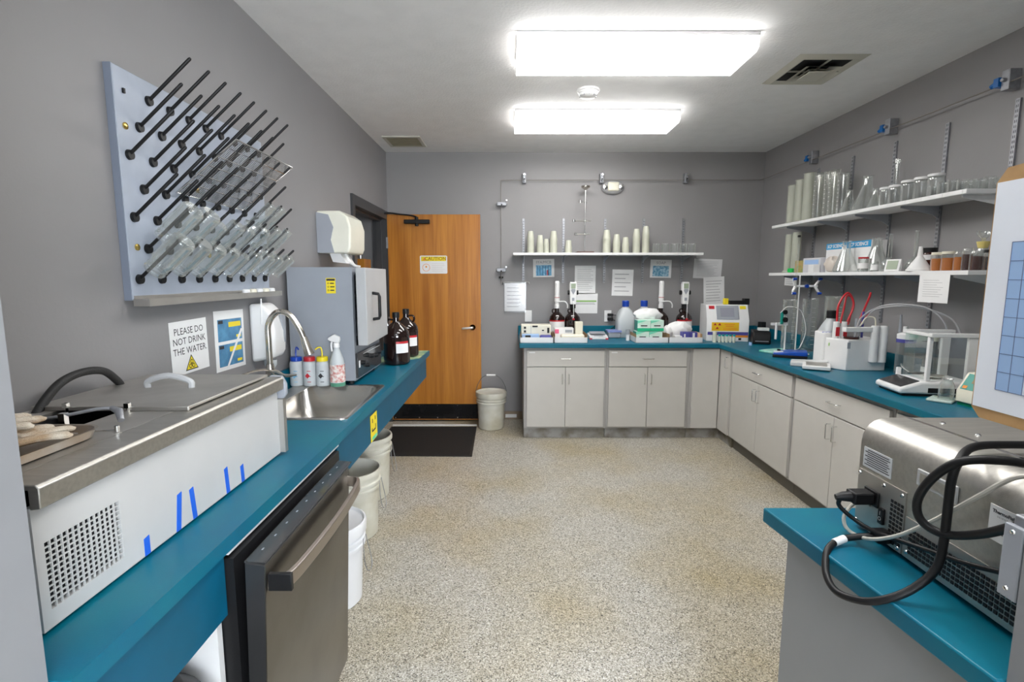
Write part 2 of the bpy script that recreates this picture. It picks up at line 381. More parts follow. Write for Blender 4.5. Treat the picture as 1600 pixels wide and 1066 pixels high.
B().lathe([(.075, 0), (.075, -.012), (.066, -.016), (.066, -.022), (.06, -.026), (.058, -.04), (.045, -.05), (0, -.05)], (.522, 3.605, CZ-.001), 28).build('body', M_WPL, t)
b = B()
for i in range(10):
    a = i*math.pi/5; b.box(-.004, .004, .046, .058, CZ-.046, CZ-.03)
    for k in range(8):
        p = b.v[-8+k]; b.v[-8+k] = (.522+p[0]*math.cos(a)-p[1]*math.sin(a), 3.605+p[0]*math.sin(a)+p[1]*math.cos(a), p[2])
b.build('slots', M_GREYPL, t)
# square diffuser vent (right)
t = thing('air_diffuser', 'square stepped air diffuser in the ceiling beside the right wall', 'vent', (1.83, 3.27, CZ))
def ringf(x0, x1, y0, y1, w, z0, z1): return B().loft([[(x0, y0, z0), (x1, y0, z0), (x1, y1, z0), (x0, y1, z0)], [(x0+w, y0+w, z1), (x1-w, y0+w, z1), (x1-w, y1-w, z1), (x0+w, y1-w, z1)]], False, False)
X0, X1, Y0, Y1 = 1.63, 2.03, 3.05, 3.50
o = ringf(X0, X1, Y0, Y1, .035, CZ-.001, CZ-.018); o.loft([rrect(X0+.035, X1-.035, Y0+.035, Y1-.035, CZ-.018, .001, 1), rrect(X0+.06, X1-.06, Y0+.06, Y1-.06, CZ-.004, .001, 1)], False, False); o.build('outer_frame', M_VENT, t)
ringf(X0+.09, X1-.09, Y0+.1, Y1-.1, .05, CZ-.03, CZ-.008).build('cone', M_VENT, t)
ringf(X0+.12, X1-.12, Y0+.13, Y1-.13, .05, CZ-.036, CZ-.01).build('cone', M_VENT, t)
B().box(1.77, 1.89, 3.2, 3.34, CZ-.042, CZ-.036).build('centre_plate', M_VENT, t)
B().box(1.826, 1.834, 3.08, 3.47, CZ-.014, CZ-.006).box(1.66, 2.0, 3.271, 3.279, CZ-.014, CZ-.006).build('cross_bar', M_VENT, t)
B().box(X0+.04, X1-.04, Y0+.04, Y1-.04, CZ-.004, CZ-.001).build('duct_opening', M_PITCH, t)
t = thing('ceiling_register', 'beige slotted air register in the ceiling above the oak door', 'vent', (-.97, 4.91, CZ))
B().box(-1.14, -.80, 4.735, 4.765, CZ-.012, CZ-.001).box(-1.14, -.80, 5.06, 5.09, CZ-.012, CZ-.001).box(-1.14, -1.11, 4.765, 5.06, CZ-.012, CZ-.001).box(-.83, -.80, 4.765, 5.06, CZ-.012, CZ-.001).build('frame', M_VENT, t)
for i in range(9): B().hexa([(-1.11, 4.77+i*.033, CZ-.011), (-.83, 4.77+i*.033, CZ-.011), (-.83, 4.79+i*.033, CZ-.011), (-1.11, 4.79+i*.033, CZ-.011), (-1.11, 4.776+i*.033, CZ-.002), (-.83, 4.776+i*.033, CZ-.002), (-.83, 4.797+i*.033, CZ-.002), (-1.11, 4.797+i*.033, CZ-.002)]).build('slat', mat('olive slat', (.34, .31, .2), .5), t)

# ---------------------------------------------------------------- worktops
uw = [(.085, 4.62), (1.90, 4.62), (1.90, 1.296), (.673, 1.296), (.74, FY+.002), (RW-.002, FY+.002), (RW-.002, BW-.002), (.085, BW-.002)]
wt = thing('worktop', 'teal laminate worktop running along the back and right walls to the near peninsula', 'worktop', (1.9, 4.6, .865))
B().prism(uw, 'z', .866, ZC).build('slab', M_TEAL, wt, .004)
B().box(.085, RW-.02, BW-.02, BW-.002, ZC, ZC+.1).build('backsplash', M_TEAL, wt, .002)
B().box(RW-.02, RW-.002, FY+.01, BW-.02, ZC, ZC+.1).build('backsplash', M_TEAL, wt, .002)
wl = thing('worktop', 'teal laminate worktop along the left wall with a sink let into it', 'worktop', (-.95, 2.4, .865))
SX0, SX1, SY0, SY1 = -1.20, -.70, 2.13, 2.83
xf = -.667
b = B().box(LW+.002, xf, FY+.002, SY0+.02, .866, ZC).box(LW+.002, xf, SY1-.02, 4.2, .866, ZC).box(LW+.002, SX0+.02, SY0+.02, SY1-.02, .866, ZC).box(SX1-.02, xf, SY0+.02, SY1-.02, .866, ZC)
b.build('slab', M_TEAL, wl)
B().prism([(xf-.018, .865), (xf-.018, .70), (xf-.03, .70), (xf-.03, .865)], 'y', 1.96, 4.12).build('apron', M_TEALD, wl)
B().box(xf-.035, xf-.018, FY+.002, 1.15, .70, .865).build('apron', M_TEALD, wl)
B().box(LW+.002, LW+.02, FY+.01, 4.2, ZC, ZC+.1).build('backsplash', M_TEAL, wl)
B().box(xf-.06, xf-.012, 1.16, 1.96, .848, .864).build('white_trim', M_WPL, wl)
tag(B().box(-1.2, xf-.035, 1.13, 1.15, 0, .865).build('side_panel', M_WPL), 'white upright panel under the left worktop beside the dishwasher', 'panel')
st = thing('smiley_sticker', 'yellow sticker with a face on the teal apron left of the mat', 'sticker', (xf-.0165, 2.495, .768), M=frame('left'))
sub(B().box(-.06, .06, -.066, .066, 0, .001), 'sheet', M_YEL, st)
sub(B().box(-.03, -.02, .025, .045, .001, .0016).box(.02, .03, .03, .05, .001, .0016).box(-.035, .03, -.02, -.012, .001, .0016).box(-.038, -.03, -.02, 0, .001, .0016).box(.026, .034, -.016, .008, .001, .0016), 'face_print', M_INK, st)
sub(B().box(-.04, .05, -.062, -.045, .001, .0016), 'green_print', M_GREEN, st)

# ---------------------------------------------------------------- base cabinets
def pull(p, axis, L=.1, out=(0, -1, 0), parent=None, m=None):
    o = Vector(out)*.028; a = Vector(axis)*(L/2); P = Vector(p)
    return B().sweep([P-a, P-a+o*.8, P-a*.93+o, P+a*.93+o, P+a+o*.8, P+a], [.0038]*6, 8).build('handle', m or M_CHROME, parent)
def cab_back(x0, x1, dx0, dx1, label):
    t = thing('base_cabinet', label, 'cabinet', ((x0+x1)/2, 4.95, 0), 'off white base cabinets')
    B().box(x0, x1, 4.67, BW-.03, .10, .864).build('carcass', M_CABF, t)
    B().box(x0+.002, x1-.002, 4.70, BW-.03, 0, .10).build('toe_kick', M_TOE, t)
    d = B().box(dx0, dx1, 4.652, 4.67, .690, .838).build('drawer', M_CAB, t, .0015); pull(((dx0+dx1)/2, 4.652, .765), (1, 0, 0), .1, parent=d)
    B().box(dx0+.02, dx0+.075, 4.6512, 4.652, .815, .828).build('drawer_label', M_WPL, d)
    mx = (dx0+dx1)/2
    for a, c, hx in ((dx0, mx-.002, mx-.03), (mx+.002, dx1, mx+.03)):
        d = B().box(a, c, 4.652, 4.67, .118, .682).build('door', M_CAB, t, .0015); pull((hx, 4.652, .575), (0, 0, 1), .095, parent=d)
    return t
cab_back(.128, .890, .155, .868, 'off white base cabinet under the left end of the back worktop')
cab_back(.892, 1.660, .912, 1.628, 'off white base cabinet in the middle of the back worktop, left of the corner panel')
t = thing('corner_cabinet', 'off white blind corner cabinet with plain front panel where the worktops meet', 'cabinet', (1.9, 4.95, 0))
B().box(1.662, 1.93, 4.67, BW-.03, .10, .864).box(1.95, RW-.02, 4.41, BW-.03, .10, .864).build('carcass', M_CABF, t)
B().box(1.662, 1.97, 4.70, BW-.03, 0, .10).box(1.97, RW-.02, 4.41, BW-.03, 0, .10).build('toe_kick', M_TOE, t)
B().box(1.686, 1.928, 4.652, 4.67, .105, .855).build('front_panel', M_CAB, t, .0015)
d = B().box(1.932, 1.95, 4.43, 4.648, .105, .855).build('door', M_CAB, t, .0015); pull((1.932, 4.475, .755), (0, 0, 1), .095, (-1, 0, 0), d)
def cab_right(y0, y1, label):
    t = thing('base_cabinet', label, 'cabinet', (2.25, (y0+y1)/2, 0), 'off white base cabinets')
    B().box(1.95, RW-.02, y0, y1, .10, .864).build('carcass', M_CABF, t)
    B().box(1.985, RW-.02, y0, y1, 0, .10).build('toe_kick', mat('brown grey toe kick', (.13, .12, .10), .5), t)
    a, c = y0+.02, y1-.02; mx = (a+c)/2
    d = B().box(1.932, 1.95, a, c, .690, .838).build('drawer', M_CAB, t, .0015); pull((1.932, mx, .765), (0, 1, 0), .1, (-1, 0, 0), d)
    for p, q, hy in ((a, mx-.002, mx-.03), (mx+.002, c, mx+.03)):
        d = B().box(1.932, 1.95, p, q, .118, .682).build('door', M_CAB, t, .0015); pull((1.932, hy, .585), (0, 0, 1), .095, (-1, 0, 0), d)
cab_right(3.425, 4.405, 'off white base cabinet on the right wall next to the corner door')
cab_right(2.52, 3.42, 'off white base cabinet on the right wall partly behind the steel instrument')
cab_right(1.60, 2.515, 'off white base cabinet on the right wall mostly hidden by the steel instrument')
t = thing('peninsula_cabinet', 'grey end panel and body under the near right teal peninsula', 'cabinet', (1.3, 1.0, 0))
M_PEN = mat('grey laminate panel', (.33, .34, .35), .45, var=.03)
B().prism([(.722, 1.255), (.784, FY+.004), (2.5, FY+.004), (2.5, 1.255)], 'z', .08, .864).build('carcass', M_PEN, t)
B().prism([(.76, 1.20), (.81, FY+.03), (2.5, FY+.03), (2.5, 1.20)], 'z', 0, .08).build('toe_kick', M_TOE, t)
B().prism([(.712, 1.262), (.775, FY+.003), (.782, FY+.003), (.72, 1.262)], 'z', .845, .864).build('edge_strip', mat('brown edge strip', (.22, .19, .15), .6), t)

# ---------------------------------------------------------------- sink, faucet, wash bottles
t = thing('sink', 'stainless drop in sink in the left teal worktop', 'sink', (-.95, 2.48, ZC))
L = lambda i, z, r: rrect(SX0+i, SX1-i, SY0+i, SY1-i, z, r)
b = B().loft([L(0, ZC, .03), L(.002, ZC+.006, .03), L(.022, ZC+.005, .04), L(.03, ZC-.004, .05), L(.04, ZC-.12, .06), L(.06, ZC-.165, .07), L(.10, ZC-.178, .07)])
b.build('basin', mat('sink steel', (.60, .58, .55), .27, 1, bump=.05, bscale=80), t)
B().lathe([(.05, ZC-.176), (.048, ZC-.172), (.035, ZC-.177), (0, ZC-.18)], (-.95, 2.48, 0), 20).build('drain', M_CHROME, t)
bk = rrect(SX0+.005, SX0+.095, SY0+.02, SY1-.003, ZC+.0045, .02)
B().loft([bk, [(p[0], p[1], ZC+.007) for p in bk]], True).build('faucet_deck', M_STEELX, t)
t = thing('faucet', 'brushed nickel gooseneck faucet with pull down head over the sink', 'faucet', (-1.155, 2.43, ZC+.007))
fx, fy, fz = -1.155, 2.43, ZC+.007
B().lathe([(.032, 0), (.032, .006), (.024, .03), (.0235, .10), (.022, .15), (.0165, .185)], (fx, fy, fz), 20).build('base', M_NICKEL, t)
B().tube([(fx, fy, fz+.15), (fx, fy, 1.20), (fx+.004, fy, 1.29), (fx+.045, fy+.005, 1.345), (fx+.1, fy+.01, 1.335), (fx+.145, fy+.015, 1.265), (fx+.162, fy+.02, 1.215)], .014, 12).build('spout', M_NICKEL, t)
B().sweep([(fx+.160, fy+.02, 1.225), (fx+.168, fy+.02, 1.195), (fx+.185, fy+.022, 1.14)], [.0155, .019, .024], 14).build('spray_head', M_NICKEL, t)
B().sweep(smooth_pts([(fx+.01, fy-.01, 1.045), (fx+.045, fy-.03, 1.062), (fx+.09, fy-.05, 1.05), (fx+.15, fy-.06, 1.055)], 4), [.017, .017, .016, .014, .012, .011, .010, .009, .008, .008, .007, .006, .004], 10).build('lever', M_NICKEL, t)
tag(B().tube([(-1.19, 2.1, 1.05), (-1.17, 2.15, 1.085), (-1.12, 2.25, 1.10), (-1.08, 2.3, 1.07), (-1.08, 2.31, .93)], .005).build('bent_rod', M_NICKEL), 'thin bent steel rod beside the gooseneck faucet', 'rod')
def wash_bottle(x, capm, label, nozzle, pr):
    t = thing('wash_bottle', label, 'bottle', (x, 2.80, ZC+.0075), 'wash bottles behind the sink')
    z = ZC+.0075; o = (x, 2.80, z)
    B().lathe([(0, 0), (.032, 0), (.036, .005), (.036, .122), (.033, .134), (.028, .138), (.028, .142)], o, 22).build('bottle', M_HDPE, t)
    B().lathe([(.0305, .138), (.0305, .16), (.028, .162), (0, .162)], o, 20).build('cap', capm, t)
    if nozzle: B().tube([(x, 2.80, z+.16), (x, 2.8, z+.19), (x+nozzle*.006, 2.80, z+.212), (x+nozzle*.02, 2.795, z+.212), (x+nozzle*.034, 2.79, z+.202)], .004, 8, 4).build('nozzle', capm, t)
    b = B()
    for q in range(3):
        aa = R(-95+q*9); b.box(x-.002+math.sin(q)*0, x+.018, 2.80-.0372, 2.80-.0355, z+.025+q*.03, z+.028+q*.03)
    b.box(x-.012, x+.01, 2.763, 2.7645, z+.05, z+.085) if pr is M_PAPER else b.prism([(x-.013, z+.06), (x, z+.045), (x+.013, z+.06), (x, z+.075)], 'y', 2.7625, 2.764)
    b.build('printed_marks', pr, t)
wash_bottle(-1.185, M_BLUE, 'wash bottle with blue cap, leftmost behind the sink', .6, M_SKY)
wash_bottle(-1.112, M_RED, 'wash bottle with red cap, between the blue and yellow capped ones', 0, M_RED)
wash_bottle(-1.040, M_YEL, 'wash bottle with yellow cap and nozzle beside the spray bottle', -1, M_INK)
t = thing('spray_bottle', 'white trigger spray bottle with worn red lettered label by the sink', 'bottle', (-.955, 2.79, ZC+.007))
o = (-.955, 2.79, ZC+.0075)
B().lathe([(0, 0), (.036, 0), (.04, .005), (.04, .125), (.036, .15), (.022, .19), (.015, .21), (.014, .222)], o, 24).build('bottle', M_HDPE, t)
B().lathe([(.0405, .002), (.0405, .022), (0, .022)], o, 24).build('liquid', M_GRLIQ, t)
B().lathe([(.041, .026), (.041, .122), (.0402, .1221)], o, 24).build('paper_label', mat('worn label', (.8, .78, .74), .6, col2=(.55, .14, .12), vscale=55), t)
B().lathe([(.017, .215), (.017, .238), (.012, .242)], o, 16).prism([(-.955-.04, 1.182), (-.955-.045, 1.172), (-.955-.036, 1.165), (-.955-.02, 1.16), (-.955+.015, 1.15), (-.955+.022, 1.17), (-.955+.02, 1.186), (-.955-.01, 1.20)], 'y', 2.778, 2.802).build('trigger_head', M_WPL, t, .004)
B().tube([(-.955-.022, 2.79, 1.165), (-.955-.028, 2.79, 1.14), (-.955-.026, 2.79, 1.105)], .0055).build('trigger', M_WPL, t)

# ---------------------------------------------------------------- chiller bath on the left worktop
t = thing('chiller_bath', 'white and stainless refrigerated bath on the left worktop', 'lab bath', (-1.0, 1.25, ZC))
mx0, mx1, my0, my1 = -1.225, -.79, .80, 1.70
g = (.818, .985, .945, 1.066)
b = B().box(mx1-.012, mx1, my0+.0, g[0], .913, 1.135).box(mx1-.012, mx1, g[1], my1, .913, 1.135).box(mx1-.012, mx1, g[0], g[1], .913, g[2]).box(mx1-.012, mx1, g[0], g[1], g[3], 1.135)
b.build('front_panel', M_WHITE, t)
B().box(mx0, mx1-.03, my0, my1, .913, .93).box(mx0, mx1-.02, my0, my0+.01, .93, 1.13).box(mx0, mx1-.012, my1-.01, my1, .93, 1.13).box(mx0, mx0+.01, my0, my1, .93, 1.13).build('case', M_WHITE, t)
B().box(mx1-.0145, mx1-.0125, g[0]-.01, g[1]+.01, g[2]-.01, g[3]+.01).build('grille_shade_sheet', M_PITCH, t)  # black sheet close behind the bars paints the shade in the vent holes
b = B(); nc, nr = 14, 12
for i in range(1, nc): y = g[0]+(g[1]-g[0])*i/nc; b.box(mx1-.004, mx1-.001, y-.0014, y+.0014, g[2], g[3])
for i in range(1, nr): z = g[2]+(g[3]-g[2])*i/nr; b.box(mx1-.004, mx1-.0012, g[0], g[1], z-.0011, z+.0011)
b.build('vent_grille', M_WHITE, t)
b = B()
for x in (mx0+.04, mx1-.05):
    for y in (my0+.05, my1-.05): b.cyl((x, y, ZC), (x, y, .915), .018)
b.build('foot', M_RUBBER, t)
OX0, OX1, OY0, OY1 = -1.15, -.985, .98, 1.50
zt = 1.176
b = B().prism([(mx1, 1.132), (mx1+.018, 1.134), (mx1+.0195, 1.170), (mx1+.013, zt), (mx1-.06, zt), (mx1-.06, 1.166), (mx1, 1.166)], 'y', my0, my1+.012)
b.build('front_rim', M_STEEL, t, .002)
B().box(mx0, OX0, my0, my1, 1.166, zt).box(OX1, mx1-.06, my0, my1, 1.166, zt).box(OX0, OX1, my0, OY0, 1.166, zt).box(OX0, OX1, OY1, my1, 1.166, zt).build('top_plate', M_STEELX, t)
B().box(OX0-.01, OX1+.01, OY0-.01, OY1+.01, .95, .96).box(OX0-.01, OX0, OY0, OY1, .96, 1.166).box(OX1, OX1+.01, OY0, OY1, .96, 1.166).box(OX0, OX1, OY1, OY1+.01, .96, 1.166).box(OX0, OX1, OY0-.01, OY0, .96, 1.166).build('tank', M_PITCH, t)
lid = B().box(-1.215, -.815, 1.27, 1.695, zt+.004, zt+.012).box(-1.215, -.815, 1.266, 1.274, zt-.0, zt+.012).build('lid', M_STEELX, t, .002)
B().sweep(smooth_pts([(-1.075, 1.49, zt+.012), (-1.07, 1.49, zt+.032), (-1.01, 1.49, zt+.048), (-.95, 1.49, zt+.032), (-.945, 1.49, zt+.012)], 5), [.009]*21, 8).build('handle', M_OVEND, lid)
for x in (-1.12, -.965):
    B().cyl((x, 1.262, zt-.006), (x, 1.262, zt+.022), .004, n=8).box(x-.006, x+.006, 1.255, 1.265, zt+.010, zt+.022).build('thumb_screw', M_CHROME, lid)
B().box(mx1-.01, mx1+.018, my1+.0, my1+.022, .915, 1.10).box(mx0, mx1-.01, my1, my1+.02, .915, 1.16).build('end_panel', M_STEELX, t)
B().prism([(mx1-.03, 1.10), (mx1+.014, 1.10), (mx1+.024, 1.115), (mx1+.024, 1.15), (mx1+.01, 1.178), (mx1-.03, 1.18)], 'y', my1+.012, my1+.032).build('corner_cap', M_GREYPL, t, .004)
for a, z0, z1, tl in ((1.05, .913, .952, 0), (1.155, .913, 1.0, .012), (1.220, .913, .993, -.008), (1.372, .913, .986, -.006), (1.452, .913, .963, -.003)):
    w = .0085
    B().hexa([(mx1, a-w, z0), (mx1+.0008, a-w, z0), (mx1+.0008, a+w, z0), (mx1, a+w, z0), (mx1, a-w+tl, z1), (mx1+.0008, a-w+tl, z1-.002), (mx1+.0008, a+w+tl, z1), (mx1, a+w+tl, z1+.003)]).build('tape_strip', M_TAPE, t)
# probes over the opening
t = thing('bath_probe', 'grey stirrer probe arm with clip lying over the open bath slot', 'probe', (-.98, 1.14, zt))
B().tube([(-1.09, 1.10, zt+.022), (-1.02, 1.12, zt+.025), (-.95, 1.15, zt+.036), (-.918, 1.163, zt+.034)], .004).build('arm', M_ZINC, t)
B().sweep([(-.925, 1.16, zt+.036), (-.905, 1.155, zt+.03), (-.89, 1.14, zt+.012)], [.006, .009, .007], 10).build('tip', M_ZINC, t)
B().box(-1.012, -.998, 1.115, 1.127, zt+.0, zt+.034).build('clip', M_CHROME, t)
tag(B().tube([(-.945, 1.045, zt+.006), (-.90, 1.075, zt+.006), (-.862, 1.09, zt+.004)], .002).cyl((-.862, 1.09, zt+.001), (-.862, 1.09, zt+.014), .005).build('wire_hook', M_CHROME), 'thin wire hook lying between the glove tray and the bath rim', 'hook')
t = thing('steel_tray', 'small stainless tray on the bath holding the soiled gloves', 'tray', (-.98, .92, zt))
L = lambda i, z, r: rrect(-1.15+i, -.87-i, .66+i, 1.07-i, z, r)
B().loft([L(.012, zt+.001, .03), L(.006, zt+.004, .035), L(0, zt+.022, .04), L(-.004, zt+.0225, .043), L(.002, zt+.022, .038), L(.012, zt+.005, .03), L(.02, zt+.004, .03)], True).build('pan', mat('stained tray steel', (.50, .48, .45), .4, 1, col2=(.42, .33, .24), vscale=9), t)
def glove(lab, ox, oy, oz, rot, flip=1, G=1.35):
    g_ = thing('cotton_glove', lab, 'glove', (ox, oy, oz), 'cotton gloves on the steel tray')
    m = B()
    def blob(pts, rs):
        q = smooth_pts(pts, 5); k = len(q); rr = [rs[min(int(i/5), len(rs)-1)]*(1-(i % 5)/5)+rs[min(int(i/5)+1, len(rs)-1)]*((i % 5)/5) for i in range(k)]
        rr = [max(x, .002) for x in rr]; m.sweep(q, rr, 12)
    blob([(-.09, 0, .0), (-.06, 0, .004), (-.02, 0, .004), (.02, 0, 0)], [.02, .032, .036, .02])
    for i, (a, ln) in enumerate(((-22, .075), (-6, .095), (9, .09), (25, .07))):
        d = Vector((math.cos(R(a)), math.sin(R(a)), 0)); s0 = Vector((-.01, (i-1.5)*.017, .002))
        blob([s0, s0+d*ln*.5+Vector((0, 0, .006)), s0+d*ln*.9, s0+d*ln], [.013, .0125, .0115, .003])
    blob([(-.05, .025*flip, 0), (-.02, .055*flip, .004), (.012, .062*flip, 0), (.018, .064*flip, 0)], [.014, .013, .011, .003])
    M = Matrix.Translation((ox, oy, oz)) @ Matrix.Rotation(R(rot), 4, 'Z') @ Matrix.Diagonal((G, G, .62, 1))
    m.build('glove_body', M_GLOVE, g_, M=M)
    m = B()
    q = [(-.09+.003*math.sin(i), .024*math.cos(i*.63), .012*math.sin(i*.63)) for i in range(11)]
    m.sweep(q, [.006]*11, 8); m.build('cuff', M_COTTON, g_, M=M)
glove('soiled cotton glove lying flat with fingers toward the tray end', -.965, .935, zt+.026, 72)
glove('soiled cotton glove crumpled on top of the other glove', -1.01, .915, zt+.056, 60, -1)
tag(B().tube([(-1.19, 1.235, 1.15), (-1.19, 1.275, 1.195), (-1.19, 1.33, 1.235), (-1.19, 1.40, 1.25), (-1.19, 1.475, 1.24), (-1.19, 1.525, 1.20), (-1.195, 1.545, 1.178)], .011, 10).build('black_hose', M_RUBBER), 'black rubber hose arching up behind the lid of the bath', 'hose')

# ---------------------------------------------------------------- drying rack on the left wall
K = 1.218/1.16
t = thing('drying_rack', 'blue grey wall drying rack with black pegs on the left wall', 'drying rack', (LW, 2.1, 1.8))
by0, by1, bz0, bz1 = 1.665, 2.62, 1.437, 2.168
xb = -1.224
B().box(LW+.001, xb, by0, by1, bz0, bz1).build('board', M_BOARD, t, .003)
B().box(LW+.001, xb-.001, by0-.003, by0, bz0, bz1).build('edge_strip', M_BOARDE, t)
d0 = Vector((.745, 0, .667))
pm = None; bases = []
rows = [(1.732, 2.075, 8), (1.678, 1.979, 8), (1.624, 1.884, 9), (1.674, 1.789, 8), (1.621, 1.697, 9), (1.67, 1.603, 8), (1.62, 1.506, 9)]
for ri, (y, z, n) in enumerate(rows):
    for k in range(n):
        Y, Z = (y+.1032*k)*K, 1.515+(z-1.515)*K; bases.append((ri, k, Y, Z))
        if pm is None:
            p0 = Vector((xb-.002, 0, 0)); b = B().sweep([p0, p0+Vector((.012, 0, 0))], [.017, .015], 14)
            a0 = p0+Vector((.008, 0, .004)); b.sweep([a0, a0+d0*.195, a0+d0*.20], [.0055, .0055, .003], 10)
            pg = b.build('peg', M_BLACK, None); pm = pg.data; o = pg
        else:
            o = bpy.data.objects.new('peg', pm); COL.objects.link(o)
        o.parent = t; o.location = Vector((0, Y, Z))-t.location
for ch in t.children:
    if ch.name.startswith('peg'): ch.location.x = -t.location.x
for y, z in ((1.70, 1.99), (1.705, 1.61), (2.06, 1.85), (2.11, 1.60)):
    B().lathe([(.011, 0), (.011, .004), (.007, .006), (0, .006)], (xb-.0005, y, z), 14, Matrix.Rotation(R(90), 3, 'Y')).build('brass_knob', M_BRASS, t)
B().box(xb, xb+.006, 1.70, 1.708, 2.09, 2.105).build('hook', M_BLACK, t)
B().prism([(xb-.0, 1.452), (xb+.002, 1.418), (xb+.052, 1.418), (xb+.052, 1.442), (xb+.049, 1.442), (xb+.049, 1.421), (xb+.004, 1.421), (xb+.003, 1.452)], 'y', by0+.005, by1+.02).box(xb, xb+.052, by0+.002, by0+.006, 1.418, 1.442).box(xb, xb+.052, by1+.02, by1+.023, 1.418, 1.442).build('drip_tray', M_STEELX, t)
for i in range(5):
    tag(B().lathe([(0, .0), (.018, .0), (.016, .034), (.010, .037), (0, .037)], (xb+.028, 2.33+i*.062, 1.421), 14).build('stopper', M_CREAM if i % 2 else M_WPL), 'small rubber stopper on the drip tray, %s from the left' % ('first', 'second', 'third', 'fourth', 'fifth')[i], 'stopper', 'stoppers on the drip tray')
tag(B().tube([(xb+.04, 2.44, 1.41), (xb+.035, 2.44, 1.30), (xb+.02, 2.46, 1.25)], .003).build('drain_tube', M_WPL), 'thin white drain tube hanging under the drip tray', 'tube')
# wire rack lying over the pegs
t = thing('wire_rack', 'chrome wire grid rack resting on the black pegs', 'rack', (xb+.08, 2.2, 1.9))
A_, B_, C_, D_ = [Vector(p) for p in ((xb+.145, 2.10, 2.05), (xb+.145, 2.62, 2.05), (xb+.03, 2.36, 1.81), (xb+.03, 1.90, 1.815))]
A_.x = B_.x = xb+.145; C_.x = D_.x = xb+.02
b = B().sweep([A_, B_, C_, D_, A_], [.0036]*5, 8); b.build('frame', M_CHROME, t)
b = B()
for i in range(1, 44): b.sweep([A_.lerp(B_, i/44), D_.lerp(C_, i/44)], [.0013]*2, 5)
o = b.build('thin_wires', M_CHROME, t); o['kind'] = 'stuff'
b = B()
for i in range(1, 6): b.sweep([A_.lerp(D_, i/6), B_.lerp(C_, i/6)], [.0022]*2, 6)
b.build('cross_wires', M_CHROME, t)
# glassware on the pegs
def shell(prof, th): return prof+[(max(r-th, .0005), z) for r, z in reversed(prof)]
jarp = [(.0, .125), (.026, .125), (.031, .12), (.032, .115), (.032, .04), (.027, .028), (.026, .018), (.029, .016), (.026, .010), (.029, .006), (.027, 0)]
beakp = [(0, .11), (.024, .11), (.028, .105), (.028, .008), (.031, 0)]
rotm = Matrix.Rotation(math.atan2(.745, .667), 3, 'Y')
protoJ = thing('jar_on_peg', 'x', 'jar', (0, 0, 0)); B().lathe(shell(jarp, .0022), n=22).build('glass', M_GLASS, protoJ)
protoK = thing('beaker_on_peg', 'x', 'beaker', (0, 0, 0)); B().lathe(shell(beakp, .002), n=22).build('glass', M_GLASS, protoK)
protoC = thing('cylinder_on_peg', 'x', 'glass tube', (0, 0, 0)); B().lathe(shell([(0, .14), (.02, .14), (.022, .135), (.022, .02), (.034, .012), (.034, 0)], .002), n=22).build('glass', M_GLASS, protoC)
ords = ['first', 'second', 'third', 'fourth', 'fifth', 'sixth', 'seventh', 'eighth', 'ninth', 'tenth', 'eleventh', 'twelfth', 'thirteenth', 'fourteenth', 'fifteenth', 'sixteenth', 'seventeenth', 'eighteenth']
used = set()
def on_peg(proto, ri, k, s, label, grp, off=.05):
    Y, Z = [(q[2], q[3]) for q in bases if q[0] == ri and q[1] == k][0]
    p = Vector((xb, Y, Z))+d0*(off+.01)+Vector((.667, 0, -.745))*.014
    if proto.name not in used: used.add(proto.name); proto.location = p; proto.rotation_euler = rotm.to_euler(); proto.scale = (s,)*3; proto['label'] = label; proto['group'] = grp; return
    dup(proto, p, label, grp, rotm.to_euler(), (s,)*3)
for k in range(9):
    on_peg(protoJ if k < 3 or k % 3 == 0 else protoK, 6, k, (1.22, 1.15, 1.1, 1.0, 1.0, 1.0, .95, .95, 1.05)[k], 'clear glass vessel inverted on the bottom peg row, %s from the left' % ords[k], 'glassware on the bottom peg row', .045+.006*(k % 2))
for k in range(1, 8):
    on_peg(protoJ if k in (1, 3, 5) else (protoC if k > 5 else protoK), 5, k, (1.2, 1.2, 1.0, 1.0, 1, 1, 1, 1)[k], 'clear glass vessel on the second lowest peg row, %s from the left' % ords[k-1], 'glassware on the second peg row', .05)
for k in (0,): on_peg(protoJ, 5, 0, 1.2, 'clear ribbed jar on the leftmost peg of the second lowest row', 'glassware on the second peg row', .055)
for k in (6, 7): on_peg(protoC, 4, k, 1.0, 'clear glass cylinder high on the third peg row, %s' % ('left one', 'right one')[k-6], 'glassware on the third peg row', .05)

# ---------------------------------------------------------------- left wall papers and dispensers
t = sheet('left', (LW+.001, 1.98, 1.245), .232, .205, 'white sign reading PLEASE DO NOT DRINK THE WATER on the left wall', 1, 'water_sign', 'sign')
text('PLEASE DO', .037, M_INK, t, (0, .062, .0014)); text('NOT DRINK', .037, M_INK, t, (0, .024, .0014)); text('THE WATER.', .037, M_INK, t, (.002, -.014, .0014))
sub(B().prism([(-.04, -.092), (.04, -.092), (0, -.032)], 'z', .001, .0014), 'triangle_border', M_INK, t)
sub(B().prism([(-.033, -.088), (.033, -.088), (0, -.039)], 'z', .0014, .0018), 'warning_triangle', M_YEL, t)
b = B().lathe([(.006, .0018), (.006, .0022), (.003, .0022)], (0, -.071, 0), 12)
for a in (90, 210, 330):
    c, s_ = math.cos(R(a)), math.sin(R(a)); b.lathe([(.009, .0018), (.009, .0022), (.006, .0022)], (c*.011, -.071+s_*.011, 0), 12)
sub(b, 'biohazard_symbol', M_INK, t)
t = sheet('left', (LW+.001, 2.268, 1.235), .24, .262, 'white sheet with two blue and yellow printed pictures beside the water sign', -1, 'instruction_poster', 'poster')
